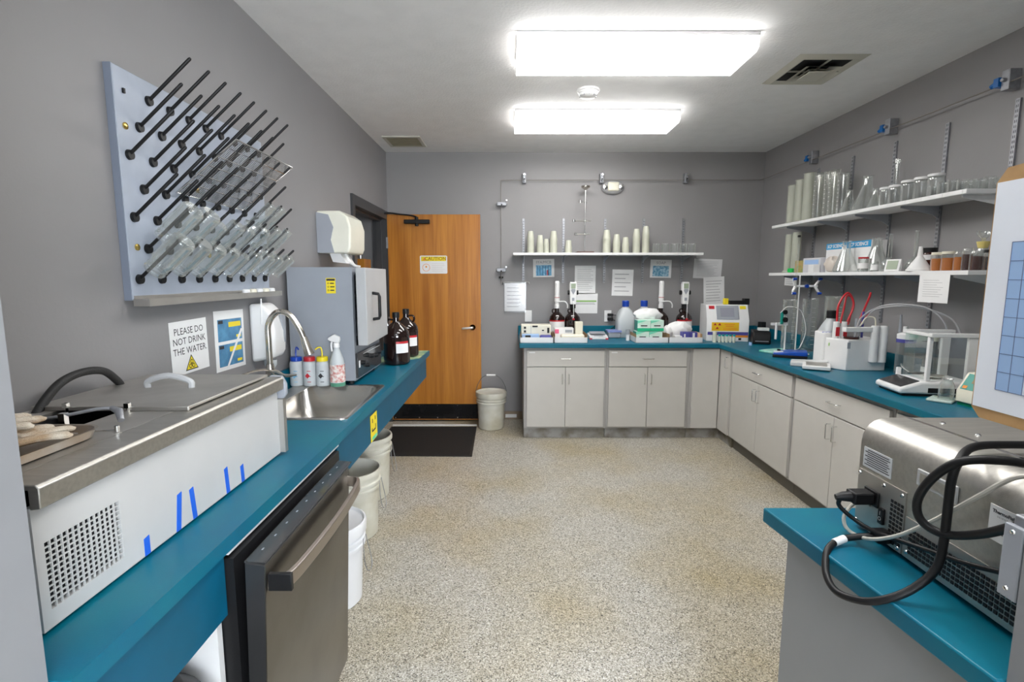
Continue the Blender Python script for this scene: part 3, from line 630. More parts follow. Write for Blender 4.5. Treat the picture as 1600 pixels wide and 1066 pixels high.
for k, y in enumerate((.045, -.065)):
    sub(B().box(-.095, .10, y-.048, y+.048, .001, .0014), 'blue_picture', mat('picture blue', (.05, .18, .34), .5, col2=(.1, .3, .5), vscale=18), t)
    sub(B().box(-.01, .09, y+.012, y+.034, .0014, .0018).box(.05, .09, y-.038, y-.026, .0014, .0018), 'yellow_caption', M_YEL, t)
    sub(B().box(-.09, -.055, y+.03, y+.044, .0014, .0018), 'dark_caption', M_INK, t)
sub(B().hexa([(-.05, -.13, .0018), (-.035, -.13, .0018), (.105, .04, .0018), (.09, .045, .0018), (-.05, -.13, .0024), (-.035, -.13, .0024), (.105, .04, .0024), (.09, .045, .0024)]), 'white_strip', M_PAPER, t)
t = thing('soap_dispenser', 'white wall soap dispenser behind the gooseneck faucet', 'dispenser', (LW, 2.5, 1.25))
B().prism([(LW+.001, 1.10), (LW+.10, 1.12), (LW+.115, 1.15), (LW+.12, 1.25), (LW+.105, 1.34), (LW+.06, 1.385), (LW+.001, 1.385)], 'y', 2.44, 2.575).build('cover', M_WPL, t, .016, 3)
B().prism([(2.52, 1.33), (2.565, 1.33), (2.56, 1.2), (2.55, 1.19)], 'x', LW+.113, LW+.122).build('window', M_GREYPL, t)
B().lathe([(.03, 1.105), (.03, 1.08), (.02, 1.065), (.012, 1.06), (.012, 1.02), (0, 1.02)], (LW+.06, 2.51, 0), 16).build('nozzle', M_HDPE, t)
t = thing('towel_dispenser', 'white paper towel dispenser with grey side high on the left wall', 'dispenser', (LW, 3.45, 1.8))
B().prism([(LW+.001, 1.665), (LW+.20, 1.665), (LW+.215, 1.70), (LW+.22, 1.83), (LW+.20, 1.90), (LW+.15, 1.935), (LW+.001, 1.935)], 'y', 3.37, 3.70).build('cover', mat('ivory plastic', (.80, .79, .68), .3), t, .012, 3)
B().prism([(LW+.002, 1.667), (LW+.11, 1.667), (LW+.09, 1.75), (LW+.11, 1.83), (LW+.08, 1.91), (LW+.002, 1.925)], 'y', 3.364, 3.371).build('grey_side', M_GREYPL, t)
B().hexa([(LW+.08, 3.42, 1.61), (LW+.17, 3.42, 1.60), (LW+.17, 3.6, 1.60), (LW+.08, 3.6, 1.61), (LW+.06, 3.42, 1.668), (LW+.13, 3.42, 1.668), (LW+.13, 3.6, 1.668), (LW+.06, 3.6, 1.668)]).build('chute', M_WPL, t)
B().tube([(LW+.14, 3.5, 1.665), (LW+.16, 3.5, 1.62), (LW+.20, 3.5, 1.585), (LW+.235, 3.5, 1.575)], .012).build('lever', M_WPL, t)

# ---------------------------------------------------------------- lab oven
t = thing('lab_oven', 'blue grey laboratory oven with its door ajar on the left worktop', 'oven', (-1.04, 3.13, ZC))
ox0, ox1, oy0, oy1, oz0, oz1 = -1.226, -.868, 2.83, 3.37, .932, 1.565
B().box(ox0, ox1, oy0, oy0+.04, oz0, oz1).box(ox0, ox1, oy1-.04, oy1, oz0, oz1).box(ox0, ox1, oy0+.04, oy1-.04, oz1-.04, oz1).box(ox0, ox1, oy0+.04, oy1-.04, oz0, 1.125).box(ox0, ox0+.03, oy0+.04, oy1-.04, 1.125, oz1-.04).build('cabinet', M_OVEN, t)
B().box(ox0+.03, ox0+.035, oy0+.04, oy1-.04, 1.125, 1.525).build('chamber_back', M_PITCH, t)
for z in (1.25, 1.40): B().box(ox0+.04, ox1-.01, oy0+.04, oy1-.04, z, z+.004).build('wire_shelf', M_ZINC, t)
th_ = R(2.6); dd = .055
def dp(y, off, z):       # door leaf swung open about its far edge
    dy = oy1-.02-y; return (ox1+.004+dy*math.sin(th_)+off, oy1-.02-dy*math.cos(th_), z)
ya, yb = oy0-.03, oy1+.0
ln = B().hexa([dp(ya, 0, 1.135), dp(ya, dd, 1.135), dp(yb, dd, 1.135), dp(yb, 0, 1.135), dp(ya, 0, 1.562), dp(ya, dd, 1.562), dp(yb, dd, 1.562), dp(yb, 0, 1.562)]).build('door', M_OVEND, t, .004)
yh = oy0+.12
P = lambda o_, z: Vector(dp(yh, dd+o_, z))
B().sweep([P(0, 1.27), P(.035, 1.275), P(.04, 1.29), P(.04, 1.40), P(.035, 1.415), P(0, 1.42)], [.009]*6, 10).build('handle', M_BLACK, ln)
B().box(ox1, ox1+.012, oy0+.01, oy1-.01, .945, 1.085).build('control_panel', M_SCREEN, t, .002)
b = B()
for y, z in ((2.93, 1.02), (3.02, 1.05), (3.02, .99), (3.12, 1.03), (3.22, 1.02), (3.30, 1.03)):
    b.cyl((ox1+.012, y, z), (ox1+.03, y, z), .014, .011)
b.build('knobs', M_BLACK, t)
B().box(ox1+.012, ox1+.013, 2.86, 2.885, 1.0, 1.04).box(ox1+.012, ox1+.013, 2.95, 3.33, 1.066, 1.069).box(ox1+.012, ox1+.013, 3.05, 3.09, .985, .988).build('panel_marks', M_WPL, t)
b = B()
for x in (ox0+.04, ox1-.04):
    for y in (oy0+.05, oy1-.05): b.cyl((x, y, ZC), (x, y, oz0), .015)
b.build('foot', M_RUBBER, t)
w = thing('warning_label', 'small yellow warning label on the side of the oven', 'label', (-.985, oy0-.0008, 1.464), M=frame('back'))
sub(B().box(-.026, .026, -.042, .042, 0, .0006), 'sheet', M_YEL, w)
sub(B().box(-.023, .023, .027, .038, .0006, .001).box(-.004, .018, .01, .016, .0006, .001).box(-.004, .02, -.009, -.003, .0006, .001).box(-.004, .018, -.028, -.022, .0006, .001), 'print', M_INK, w)
b = B()
for z in (.013, -.006, -.025): b.lathe([(.005, .0006), (.005, .001), (.003, .001)], (-.014, z, 0), 10)
sub(b, 'pictograms', M_INK, w)
# amber jugs beside it
jugp = [(0, 0), (.068, 0), (.078, .008), (.08, .03), (.08, .20), (.076, .228), (.062, .255), (.035, .280), (.021, .297), (.018, .335)]
def amber_jug(loc, label, s=1, name='amber_jug', lab=True, cap=M_BLACK, grp=None, handle=1):
    t = thing(name, label, 'jug', (0, 0, 0), grp)
    B().lathe(jugp, n=28).build('bottle', M_AMBER, t)
    if cap: B().lathe([(.022, .325), (.022, .36), (.02, .362), (0, .362)], n=18).build('cap', cap, t)
    h_ = R(15); B().tube([(.018*handle, 0, .31), (.045*handle, 0, .31), (.055*handle, 0, .29), (.048*handle, 0, .262)], .007).build('finger_ring', M_AMBER, t)
    if lab:
        vs = []; n = 8
        for zz in (.085, .165):
            for i in range(n+1):
                a = R(-80+i*7.5); vs.append((.0808*math.cos(a), .0808*math.sin(a), zz))
        o = B().add(vs, [(i, i+1, n+2+i, n+1+i) for i in range(n)]).build('paper_label', M_PAPER, t)
        vs = [(p[0]*1.003, p[1]*1.003, .15 if p[2] < .1 else .166) for p in vs]
        B().add(vs, [(i, i+1, n+2+i, n+1+i) for i in range(n)]).build('red_band', M_RED, t)
    t.location = loc; t.scale = (s*1.14, s*1.14, s); return t
amber_jug((-.797, 3.565, ZC), 'amber glass jug nearest the oven, white label with a red band', 1.0, handle=-1)
amber_jug((-.795, 3.90, ZC+.0022), 'amber glass jug behind the other one, near the end of the left worktop', 1.0)
tag(B().prism([(-1.0, 3.5), (-.68, 3.78), (-.678, 4.19), (-.95, 4.19)], 'z', ZC+.0003, ZC+.0015).build('bench_paper', mat('stained bench paper', (.10, .30, .22), .6, col2=(.55, .58, .30), vscale=14)), 'yellow green stained absorbent paper under the amber jugs', 'paper')

# ---------------------------------------------------------------- dishwasher and under counter things
t = thing('dishwasher', 'stainless fronted dishwasher under the left worktop with a curved bar handle', 'dishwasher', (-.9, 1.5, 0))
dy0, dy1 = 1.155, 1.80
M_DW = mat('dark stainless door', (.27, .255, .235), .3, 1, bump=.03, bscale=200, var=.2, vscale=4)
B().box(-1.2, -.665, dy0, dy1+.12, .06, .842).build('tub', M_BLACK, t)
B().box(-1.2, -.70, dy0+.02, dy1, 0, .06).build('toe_kick', M_BLACK, t)
# door leans open a little at the top
dl = B().hexa([(-.66, dy0, .06), (-.625, dy0, .06), (-.625, dy1, .06), (-.66, dy1, .06), (-.638, dy0, .828), (-.592, dy0, .822), (-.592, dy1, .822), (-.638, dy1, .828)]).build('door', mat('dark door edge', (.10, .10, .105), .35, .8), t)
B().hexa([(-.625, dy0+.001, .06), (-.6235, dy0+.001, .06), (-.6235, dy1-.001, .06), (-.625, dy1-.001, .06), (-.592, dy0+.001, .822), (-.5895, dy0+.001, .818), (-.5895, dy1-.001, .818), (-.592, dy1-.001, .822)]).build('steel_skin', M_DW, dl)
B().hexa([(-.645, dy0+.01, .825), (-.594, dy0+.01, .8235), (-.594, dy1+.05, .8235), (-.645, dy1+.05, .825), (-.645, dy0+.01, .829), (-.596, dy0+.01, .8255), (-.596, dy1+.05, .8255), (-.645, dy1+.05, .829)]).build('control_strip', M_SCREEN, t)
b = B()
for i in range(9): b.box(-.630, -.626, 1.22+i*.07, 1.23+i*.07, .8270, .8282)
o = b.build('control_icons', M_GREYPL, t); o['kind'] = 'stuff'
q = [(-.59, dy0+.012, .775), (-.548, dy0+.02, .772), (-.535, 1.30, .770), (-.530, 1.475, .770), (-.535, 1.65, .770), (-.548, dy1-.03, .772), (-.59, dy1-.015, .775)]
qq = smooth_pts(q, 5); vs = []; fs = []
for p in qq:
    for dx, dz in ((-.006, -.02), (.006, -.016), (.006, .018), (-.006, .022)): vs.append((p.x+dx, p.y, p.z+dz))
n = len(qq)
for i in range(n-1):
    for j in range(4): fs.append((i*4+j, i*4+(j+1) % 4, (i+1)*4+(j+1) % 4, (i+1)*4+j))
fs += [(3, 2, 1, 0), ((n-1)*4, (n-1)*4+1, (n-1)*4+2, (n-1)*4+3)]
B().add(vs, fs).build('bar_handle', mat('warm steel handle', (.46, .41, .37), .3, 1), dl, .003)
B().box(-.59, -.532, dy0+.008, dy0+.02, .752, .797).build('handle_end', M_BLACK, dl, .002)
tag(B().lathe([(0, .001), (.13, .001), (.14, .02), (.145, .52), (.13, .58), (.09, .62), (.03, .64), (0, .64)], (-.80, .98, 0), 28).build('waste_bin', M_BLACK), 'black round lidded bin under the near end of the left worktop', 'bin')
pailp = [(0, 0), (.118, 0), (.125, .008), (.137, .26), (.139, .262), (.149, .264), (.149, .274), (.140, .278), (.140, .288), (.150, .292), (.150, .302), (.141, .306), (.142, .330), (.152, .334), (.153, .352), (.150, .36)]
def pail(loc, label, m, lid=True, s=1.0, bail='down', name='plastic_pail'):
    t = thing(name, label, 'bucket', (0, 0, 0), 'five gallon pails')
    B().lathe(pailp+[(.143, .36), (.139, .30), (.12, .01), (0, .008)], n=32).build('pail_body', m, t)
    if lid: B().lathe([(.1545, .325), (.156, .36), (.154, .372), (.146, .374), (.142, .364), (.138, .361), (0, .361)], n=32).build('lid', m, t)
    if bail == 'up':
        B().tube([(-.15, 0, .32), (-.148, 0, .40), (-.10, 0, .50), (-.04, 0, .535), (.04, 0, .535), (.10, 0, .50), (.148, 0, .40), (.15, 0, .32)], .003, 6).build('bail', mat('dark wire', (.08, .08, .085), .4), t)
        B().cyl((-.045, 0, .536), (.045, 0, .536), .009, n=10).build('grip', M_WPL, t)
    else:
        B().tube([(.15, -.02, .30), (.165, -.06, .22), (.168, -.02, .15), (.165, .05, .15), (.15, .02, .30)], .002, 6).build('bail', M_ZINC, t)
    t.location = loc; t.scale = (s, s, s); return t
pail((-.19, 5.03, 0), 'worn off white lidded pail standing between the oak door and the back cabinets', M_HDPEW, True, 1.0, 'up')
pail((-.835, 2.25, 0), 'clean white lidded pail right behind the dishwasher', M_PAILW, True, 1.05)
pail((-.93, 2.88, 0), 'stained pail without lid, middle one under the sink', M_HDPEW, False, 1.12)
pail((-1.0, 3.42, 0), 'stained pail farthest under the left worktop, near the mat', M_HDPEW, False, 1.2)

# ---------------------------------------------------------------- back wall: shelf, standards, pipe, papers
def slots(b, x, z0, z1, side, y=0):
    n = int((z1-z0)/.025)
    for i in range(n):
        z = z0+.012+i*.025
        if side == 'back':
            for dx in (-.006, .003): b.box(x+dx, x+dx+.003, BW-.0125, BW-.012, z, z+.013)
        else:
            for dy in (-.006, .003): b.box(RW-.0125, RW-.012, y+dy, y+dy+.003, z, z+.013)
t = thing('wall_shelf', 'long white wall shelf over the back worktop on slotted standards', 'shelf', (1.0, 5.2, 1.73))
B().box(.03, 1.895, 5.08, BW-.013, 1.722, 1.746).build('board', M_WPL, t, .002)
for x in (.137, .546, .97, 1.365, 1.77):
    s_ = B().box(x-.011, x+.011, BW-.012, BW-.001, 1.449, 2.098).build('standard', M_ZINC, t)
    b = B(); slots(b, x, 1.449, 2.098, 'back'); b.build('slots', M_PITCH, s_)
    B().prism([(BW-.012, 1.721), (5.10, 1.721), (5.10, 1.712), (BW-.07, 1.68), (BW-.012, 1.65)], 'x', x-.004, x+.004).build('bracket', M_GREYPL, t)
# pipes
t = thing('wall_conduit', 'thin steel rod line clamped along the back and right walls', 'pipe', (0, BW, 2.47))
b = B().cyl((-.092, BW-.045, 2.472), (RW-.05, BW-.045, 2.475), .0032, n=8); b.cyl((-.092, BW-.045, 2.472), (-.092, BW-.045, 1.44), .003, n=8)
b.cyl((RW-.05, BW-.045, 2.475), (RW-.05, FY+.1, 2.50), .0035, n=8); b.build('rod', mat('dull rod', (.26, .24, .22), .5, .6), t)
def clamp(p, side, mk):
    x, y, z = p; c = B()
    if side == 'back':
        c.box(x-.018, x+.018, BW-.06, BW-.001, z-.045, z+.05).box(x-.012, x+.012, BW-.075, BW-.06, z-.02, z+.02).cyl((x, BW-.1, z-.028), (x, BW-.02, z-.028), .008, n=10)
    elif side == 'turn':
        c.box(x-.045, x+.045, BW-.06, BW-.001, z-.018, z+.018).cyl((x-.05, BW-.05, z), (x+.055, BW-.05, z), .01, n=10)
    else:
        c.box(RW-.06, RW-.001, y-.022, y+.022, z-.05, z+.05).cyl((RW-.08, y, z), (RW-.02, y, z), .01, n=10)
    o = c.build('clamp', M_ZINC, t, .003)
    if mk == 'b': B().box(RW-.075, RW-.02, y+.022, y+.05, z-.025, z+.02).cyl((RW-.06, y+.05, z), (RW-.06, y+.075, z-.01), .012, n=10).build('blue_knob', mat('blue clamp', (.0, .12, .4), .35), o)
    else: B().cyl((x+(.0 if side == 'back' else .05), BW-.075, z+.03), (x+(.0 if side == 'back' else .05), BW-.095, z+.03), .009, n=10).build('knob', M_CHROME, o)
    if mk != 'b': B().box(x-.007, x+.007, BW-.078, BW-.0755, z-.018, z-.004).build('dark_slot', M_BLACK, o)
for x in (.142, .918): clamp((x, 0, 2.49), 'back', 'w')
clamp((1.764, 0, 2.49), 'back', 'z')
clamp((-.085, 0, 2.24), 'turn', 'z'); clamp((-.09, 0, 1.58), 'turn', 'w')
for y in (4.44, 3.56, 2.74): clamp((0, y, 2.503), 'right', 'b')
tag(B().box(-.115, -.07, BW-.03, BW-.001, 1.495, 1.515).build('wall_hook', M_BLACK, None, .004), 'small black hook on the back wall under the left rod clamp', 'hook')
t = thing('emergency_light', 'oval white emergency light on the back wall under the rod', 'light', (1.035, BW, 2.405))
B().lathe([(.115, 0), (.115, .02), (.1, .045), (.07, .06), (0, .062)], (0, 0, 0), 32).build('oval_base', mat('pale grey smoked plastic', (.42, .42, .43), .2), t, M=Matrix.Translation((1.035, BW-.001, 2.405)) @ Matrix.Rotation(R(90), 4, 'X') @ Matrix.Diagonal((1, .6, 1, 1)))
B().box(.98, 1.09, BW-.075, BW-.012, 2.365, 2.452).build('centre_housing', M_CREAM, t, .012, 3)
for x in (.955, 1.115): B().lathe([(.028, 0), (.024, .018), (0, .022)], (0, 0, 0), 18).build('lamp_head', M_CHROME, t, M=Matrix.Translation((x, BW-.05, 2.405)) @ Matrix.Rotation(R(90), 4, 'X'))
for x, lb in ((.19, 'white wall switch plate behind the left end of the back worktop'), (1.02, 'white outlet with two black plugs on the back wall')):
    t = thing('wall_plate', lb, 'outlet', (x, BW, 1.104))
    B().box(x-.036, x+.036, BW-.007, BW-.001, 1.045, 1.163).build('plate', M_WPL, t, .002)
    if x > .5:
        B().box(x-.006, x+.05, BW-.045, BW-.007, 1.108, 1.132).box(x-.006, x+.05, BW-.05, BW-.007, 1.06, 1.09).build('plug', M_BLACK, t, .004)
        B().tube([(x+.04, BW-.04, 1.12), (x+.13, BW-.05, 1.10), (x+.15, BW-.05, 1.0), (x+.10, BW-.06, .93)], .004).tube([(x+.05, BW-.04, 1.07), (x+.09, BW-.05, 1.04), (x+.02, BW-.1, .98), (x-.12, BW-.15, .93)], .004).build('cord', M_BLACK, t)
    else:
        B().box(x-.008, x+.008, BW-.012, BW-.007, 1.085, 1.123).build('toggle', M_WPL, t)
def bsheet(cx, cz, w, h, label, tilt=0, **k): return sheet('back', (cx, BW-.0015, cz), w, h, label, tilt, **k)
t = bsheet(.347, 1.60, .218, .185, 'white notice titled in small print over a blue test tube picture', 1)
text('FFA/MCB', .04, M_GINK, t, (0, .058, .0014)); sub(B().box(-.08, .08, -.078, .03, .001, .0014), 'blue_picture', M_SKY, t)
b = B()
for i in range(5): b.box(-.07+i*.028, -.062+i*.028, -.075, .02, .0014, .0018)
sub(b, 'tube_print', mat('dark picture blue', (.03, .15, .3), .5), t); sub(B().box(.03, .05, -.075, -.02, .0014, .0018), 'red_print', M_RED, t)
t = bsheet(1.556, 1.593, .218, .185, 'white notice reading SOAP over a blue bubble picture', -1)
text('SOAP', .04, M_GINK, t, (0, .058, .0014)); sub(B().box(-.083, .083, -.078, .03, .001, .0014), 'blue_picture', mat('bubble picture', (.06, .25, .42), .5, col2=(.45, .65, .75), vscale=40), t)
for cx, cz, w, h, nl, lb, tl in ((.777, 1.48, .216, .29, 12, 'printed white page above the green lined sheet on the back wall', 0), (.79, 1.237, .24, .21, 0, 'white sheet with one green printed line on the back wall', 0), (1.165, 1.45, .218, .27, 5, 'white table printout in the middle of the back wall', -1), (2.04, 1.593, .29, .20, 10, 'landscape white printout higher of the two near the right corner', -2), (2.115, 1.365, .215, .29, 8, 'white printed page lower of the two near the right corner', 3), (.05, 1.30, .215, .29, 6, 'white page in a clear sleeve hanging left of the back shelf', 0)):
    if lb.startswith('white printed page lower'): tz = BW-.003
    else: tz = BW-.0015
    t = sheet('back', (cx, tz if 'sleeve' not in lb else BW-.012, cz), w, h, lb, tl, m=None if 'landscape' not in lb else mat('grey printed sheet', (.62, .62, .63), .7))
    if nl: sub(lines(B(), -w*.38, w*.4, -h*.4, h*.4, nl, .001, .16), 'printed_lines', M_GINK, t)
    else:
        sub(B().box(-w*.45, w*.45, .015, .03, .001, .0014), 'green_line', mat('line green', (.25, .5, .12), .6), t); sub(lines(B(), -w*.45, w*.45, -.015, .008, 2, .001, .4, .1), 'printed_lines', M_GINK, t)
    if 'sleeve' in lb:
        sub(B().box(-.115, .115, -.16, .16, .002, .0024), 'clear_sleeve', M_BAG, t)
        sub(B().tube([(-.125, .13, .01), (-.12, .155, .01), (-.04, .158, .012), (.06, .155, .012), (.135, .158, .01), (.15, .14, .01)], .004), 'chrome_chain', M_CHROME, t)

# cups on the back shelf
cz0 = 1.7465
cupme = B().lathe([(0, 0), (.026, 0), (.036, .075), (.0385, .076), (.0385, .08), (.035, .0795), (.0255, .003), (0, .003)], n=16).build('plastic_cup', M_CUP); cup0 = cupme; first = True
def cup_stack(x, n, lab, s=1.0, y=5.2, pitch=.0105):
    global first
    for i in range(n):
        o = cup0 if first else cup0.copy()
        if not first: COL.objects.link(o)
        first = False
        o.location = (x, y, cz0+.08*s+i*pitch*s); o.scale = (s, s, s)
        o.rotation_euler = (math.pi, 0, i*.7)
        tag(o, ('topmost translucent cup of %s' if i == n-1 else 'lowest translucent cup of %s' if i == 0 else 'translucent plastic cup nested inside %s') % lab, 'cup', lab)
for x, n, s in ((.205, 15, .95), (.30, 12, .9), (.362, 11, .75), (.435, 14, 1.0), (.585, 6, .95)):
    lab = {.205: 'the leftmost tall stack on the back shelf', .30: 'the second stack from the left on the back shelf', .362: 'the narrow third stack from the left on the back shelf', .435: 'the fourth stack from the left on the back shelf', .585: 'the lone short stack left of the lab stand'}[x]
    cup_stack(x, n, lab, s)
for x, n, s in ((.965, 14, 1.05), (1.065, 11, 1.0), (1.155, 9, .95), (1.262, 16, 1.0), (1.355, 19, .98)):
    lab = {.965: 'the stack directly right of the lab stand', 1.065: 'the second stack right of the lab stand', 1.155: 'the third, lowest stack right of the lab stand', 1.262: 'the fourth stack right of the lab stand', 1.355: 'the tallest stack, beside the glass beakers'}[x]
    cup_stack(x, n, lab, s)
def glass_thing(name, prof, label, cat, loc, grp=None, s=1, th=.002, m=None, extra=None, n=22):
    t = thing(name, label, cat, (0, 0, 0), grp)
    B().lathe(shell(prof, th), n=n).build('glass', m or M_GLASS, t)
    if extra: extra(t)
    t.location = loc; t.scale = (s, s, s) if not isinstance(s, tuple) else s
    return t
bk = [(0, 0), (.033, 0), (.037, .004), (.037, .088), (.040, .093)]
g0 = glass_thing('glass_beaker', bk, 'clear glass beaker on the back shelf, first right of the cup stacks', 'beaker', (1.46, 5.2, cz0), 'beakers on the back shelf')
for i, x in enumerate((1.55, 1.64, 1.73, 1.82)): dup(g0, (x, 5.2, cz0), 'clear glass beaker on the back shelf, %s right of the cup stacks' % ords[i+1])
# lab stand with clamps
t = thing('lab_stand', 'steel ring stand with several clamps on the back shelf', 'lab stand', (.745, 5.2, cz0))
B().box(.66, .83, 5.12, 5.26, cz0, cz0+.014).build('base', mat('dark red brown base', (.1, .05, .04), .4), t, .003)
B().cyl((.745, 5.2, cz0), (.745, 5.2, 2.36), .005, n=10).build('rod', M_CHROME, t)
for z, x0, x1 in ((1.93, .65, .79), (2.06, .63, .80), (2.245, .69, .76)):
    B().cyl((x0, 5.17, z), (x1, 5.19, z), .005, n=8).cyl((.745, 5.2, z-.015), (.745, 5.2, z+.015), .012, n=10).cyl((x0, 5.17, z-.012), (x0, 5.17, z+.012), .014, n=10).build('clamp', M_CHROME, t)
B().lathe([(.045, 2.40), (.043, 2.385), (.02, 2.37), (.006, 2.36)], (.745, 5.2, 0), 16).build('top_dish', M_NICKEL, t)

# ---------------------------------------------------------------- back worktop objects
zc = ZC+.0005
def tray(x0, x1, y0, y1, h, label):
    t = thing('cardboard_tray', label, 'tray', ((x0+x1)/2, (y0+y1)/2, zc), 'white cardboard trays on the back worktop')
    B().box(x0, x1, y0, y1, zc, zc+.003).box(x0, x1, y0, y0+.003, zc, zc+h).box(x0, x1, y1-.003, y1, zc, zc+h).box(x0, x0+.003, y0, y1, zc, zc+h).box(x1-.003, x1, y0, y1, zc, zc+h).build('box_lid', M_WPL, t)
    for x in (x0+.004, x1-.006): B().box(x, x+.002, y0+.004, y1-.004, zc+.003, zc+h+.03).build('brown_flap', M_CARD, t)
tray(.092, .400, 4.68, 4.98, .052, 'white cardboard tray at the left end of the back worktop')
tray(.408, .715, 4.68, 4.98, .052, 'white cardboard tray second from the left on the back worktop')
tray(1.156, 1.458, 4.68, 5.0, .052, 'white cardboard tray holding the green tissue boxes')
tray(1.464, 1.775, 4.68, 5.0, .052, 'white cardboard tray holding the blue cartons beside the screen instrument')
def item(name, label, cat, b, m, bevel=.003, extra=()):
    if not extra: return tag(b.build(name, m, None, bevel), label, cat)
    xs = [v[0] for v in b.v]; ys = [v[1] for v in b.v]; zs = [v[2] for v in b.v]
    t = thing(name, label, cat, (sum(xs)/len(xs), sum(ys)/len(ys), min(zs)))
    b.build('body', m, t, bevel)
    for nm, bb_, mm in extra: bb_.build(nm, mm, t)
    return t
item('meter_case', 'cream instrument case with black catches in the leftmost tray', 'case', B().box(.105, .385, 4.80, 4.95, zc+.05, zc+.155), M_CREAM, .006,
     [('catch', B().box(.13, .15, 4.794, 4.80, zc+.12, zc+.14).box(.13, .15, 4.794, 4.80, zc+.085, zc+.105).box(.21, .26, 4.794, 4.80, zc+.135, zc+.15).box(.30, .32, 4.794, 4.80, zc+.10, zc+.11).box(.35, .37, 4.794, 4.80, zc+.08, zc+.13), M_BLACK), ('seam', B().box(.195, .198, 4.7985, 4.80, zc+.06, zc+.15), M_GREYPL)])
item('packet', 'flat blue and white packet in front of the cream case', 'packet', B().box(.11, .27, 4.70, 4.78, zc+.004, zc+.075), M_LBLUE)
item('blue_pouch', 'dark blue pouch in the right of the leftmost tray', 'pouch', B().box(.28, .385, 4.70, 4.79, zc+.004, zc+.065), M_PURP, .01)
item('black_case', 'black sunglasses-like case between the packets in the leftmost tray', 'case', B().box(.14, .19, 4.685, 4.698, zc+.04, zc+.07), M_BLACK, .004)
item('white_carton', 'low white carton with a grey print in the second tray', 'carton', B().box(.42, .60, 4.80, 4.92, zc+.004, zc+.125), M_WPL, .002, [('grey_print', B().box(.52, .585, 4.798, 4.80, zc+.085, zc+.11), M_GREYPL), ('pink_print', B().box(.422, .46, 4.797, 4.80, zc+.075, zc+.115), mat('pink print', (.75, .12, .25), .5))])
item('tall_carton', 'upright plain white carton in the second tray', 'carton', B().box(.615, .685, 4.80, 4.87, zc+.004, zc+.185), M_CREAM, .002)
item('cloth_bundle', 'pale yellowish packet lying at the front of the second tray', 'packet', B().box(.47, .69, 4.70, 4.785, zc+.004, zc+.075), M_CREAM, .015)
item('small_scale', 'small white and red edged pocket scale on the back worktop', 'scale', B().prism([(4.95, zc), (5.12, zc), (5.12, zc+.05), (4.95, zc+.025)], 'x', .775, .955), M_WPL, .004, [('red_edge', B().box(.773, .80, 4.946, 4.96, zc, zc+.012).box(.93, .957, 4.946, 4.96, zc, zc+.012), M_RED), ('display', B().prism([(4.962, zc+.029), (4.985, zc+.033), (4.985, zc+.035), (4.962, zc+.031)], 'x', .82, .91), M_GREYPL), ('pan', B().prism([(5.0, zc+.047), (5.1, zc+.060), (5.1, zc+.064), (5.0, zc+.051)], 'x', .79, .94), M_GREYPL)])
item('tissue_tub', 'small blue lidded clear tub beside the pocket scale', 'tub', B().box(.97, 1.10, 5.04, 5.16, zc, zc+.06), M_GREYPL, .012, [('lid', B().box(.965, 1.105, 5.035, 5.165, zc+.06, zc+.078), mat('pale violet plastic', (.25, .3, .6), .35))])
item('glue_stick', 'small white tube with grey cap standing left of the green tissue boxes', 'tube', B().lathe([(.018, 0), (.018, .055), (.022, .06), (.022, .1), (0, .1)], (1.125, 4.86, zc), 14), M_WPL, 0, [('cap', B().lathe([(.0225, .062), (.0225, .105), (0, .105)], (1.125, 4.86, zc), 14), M_GREYPL)])
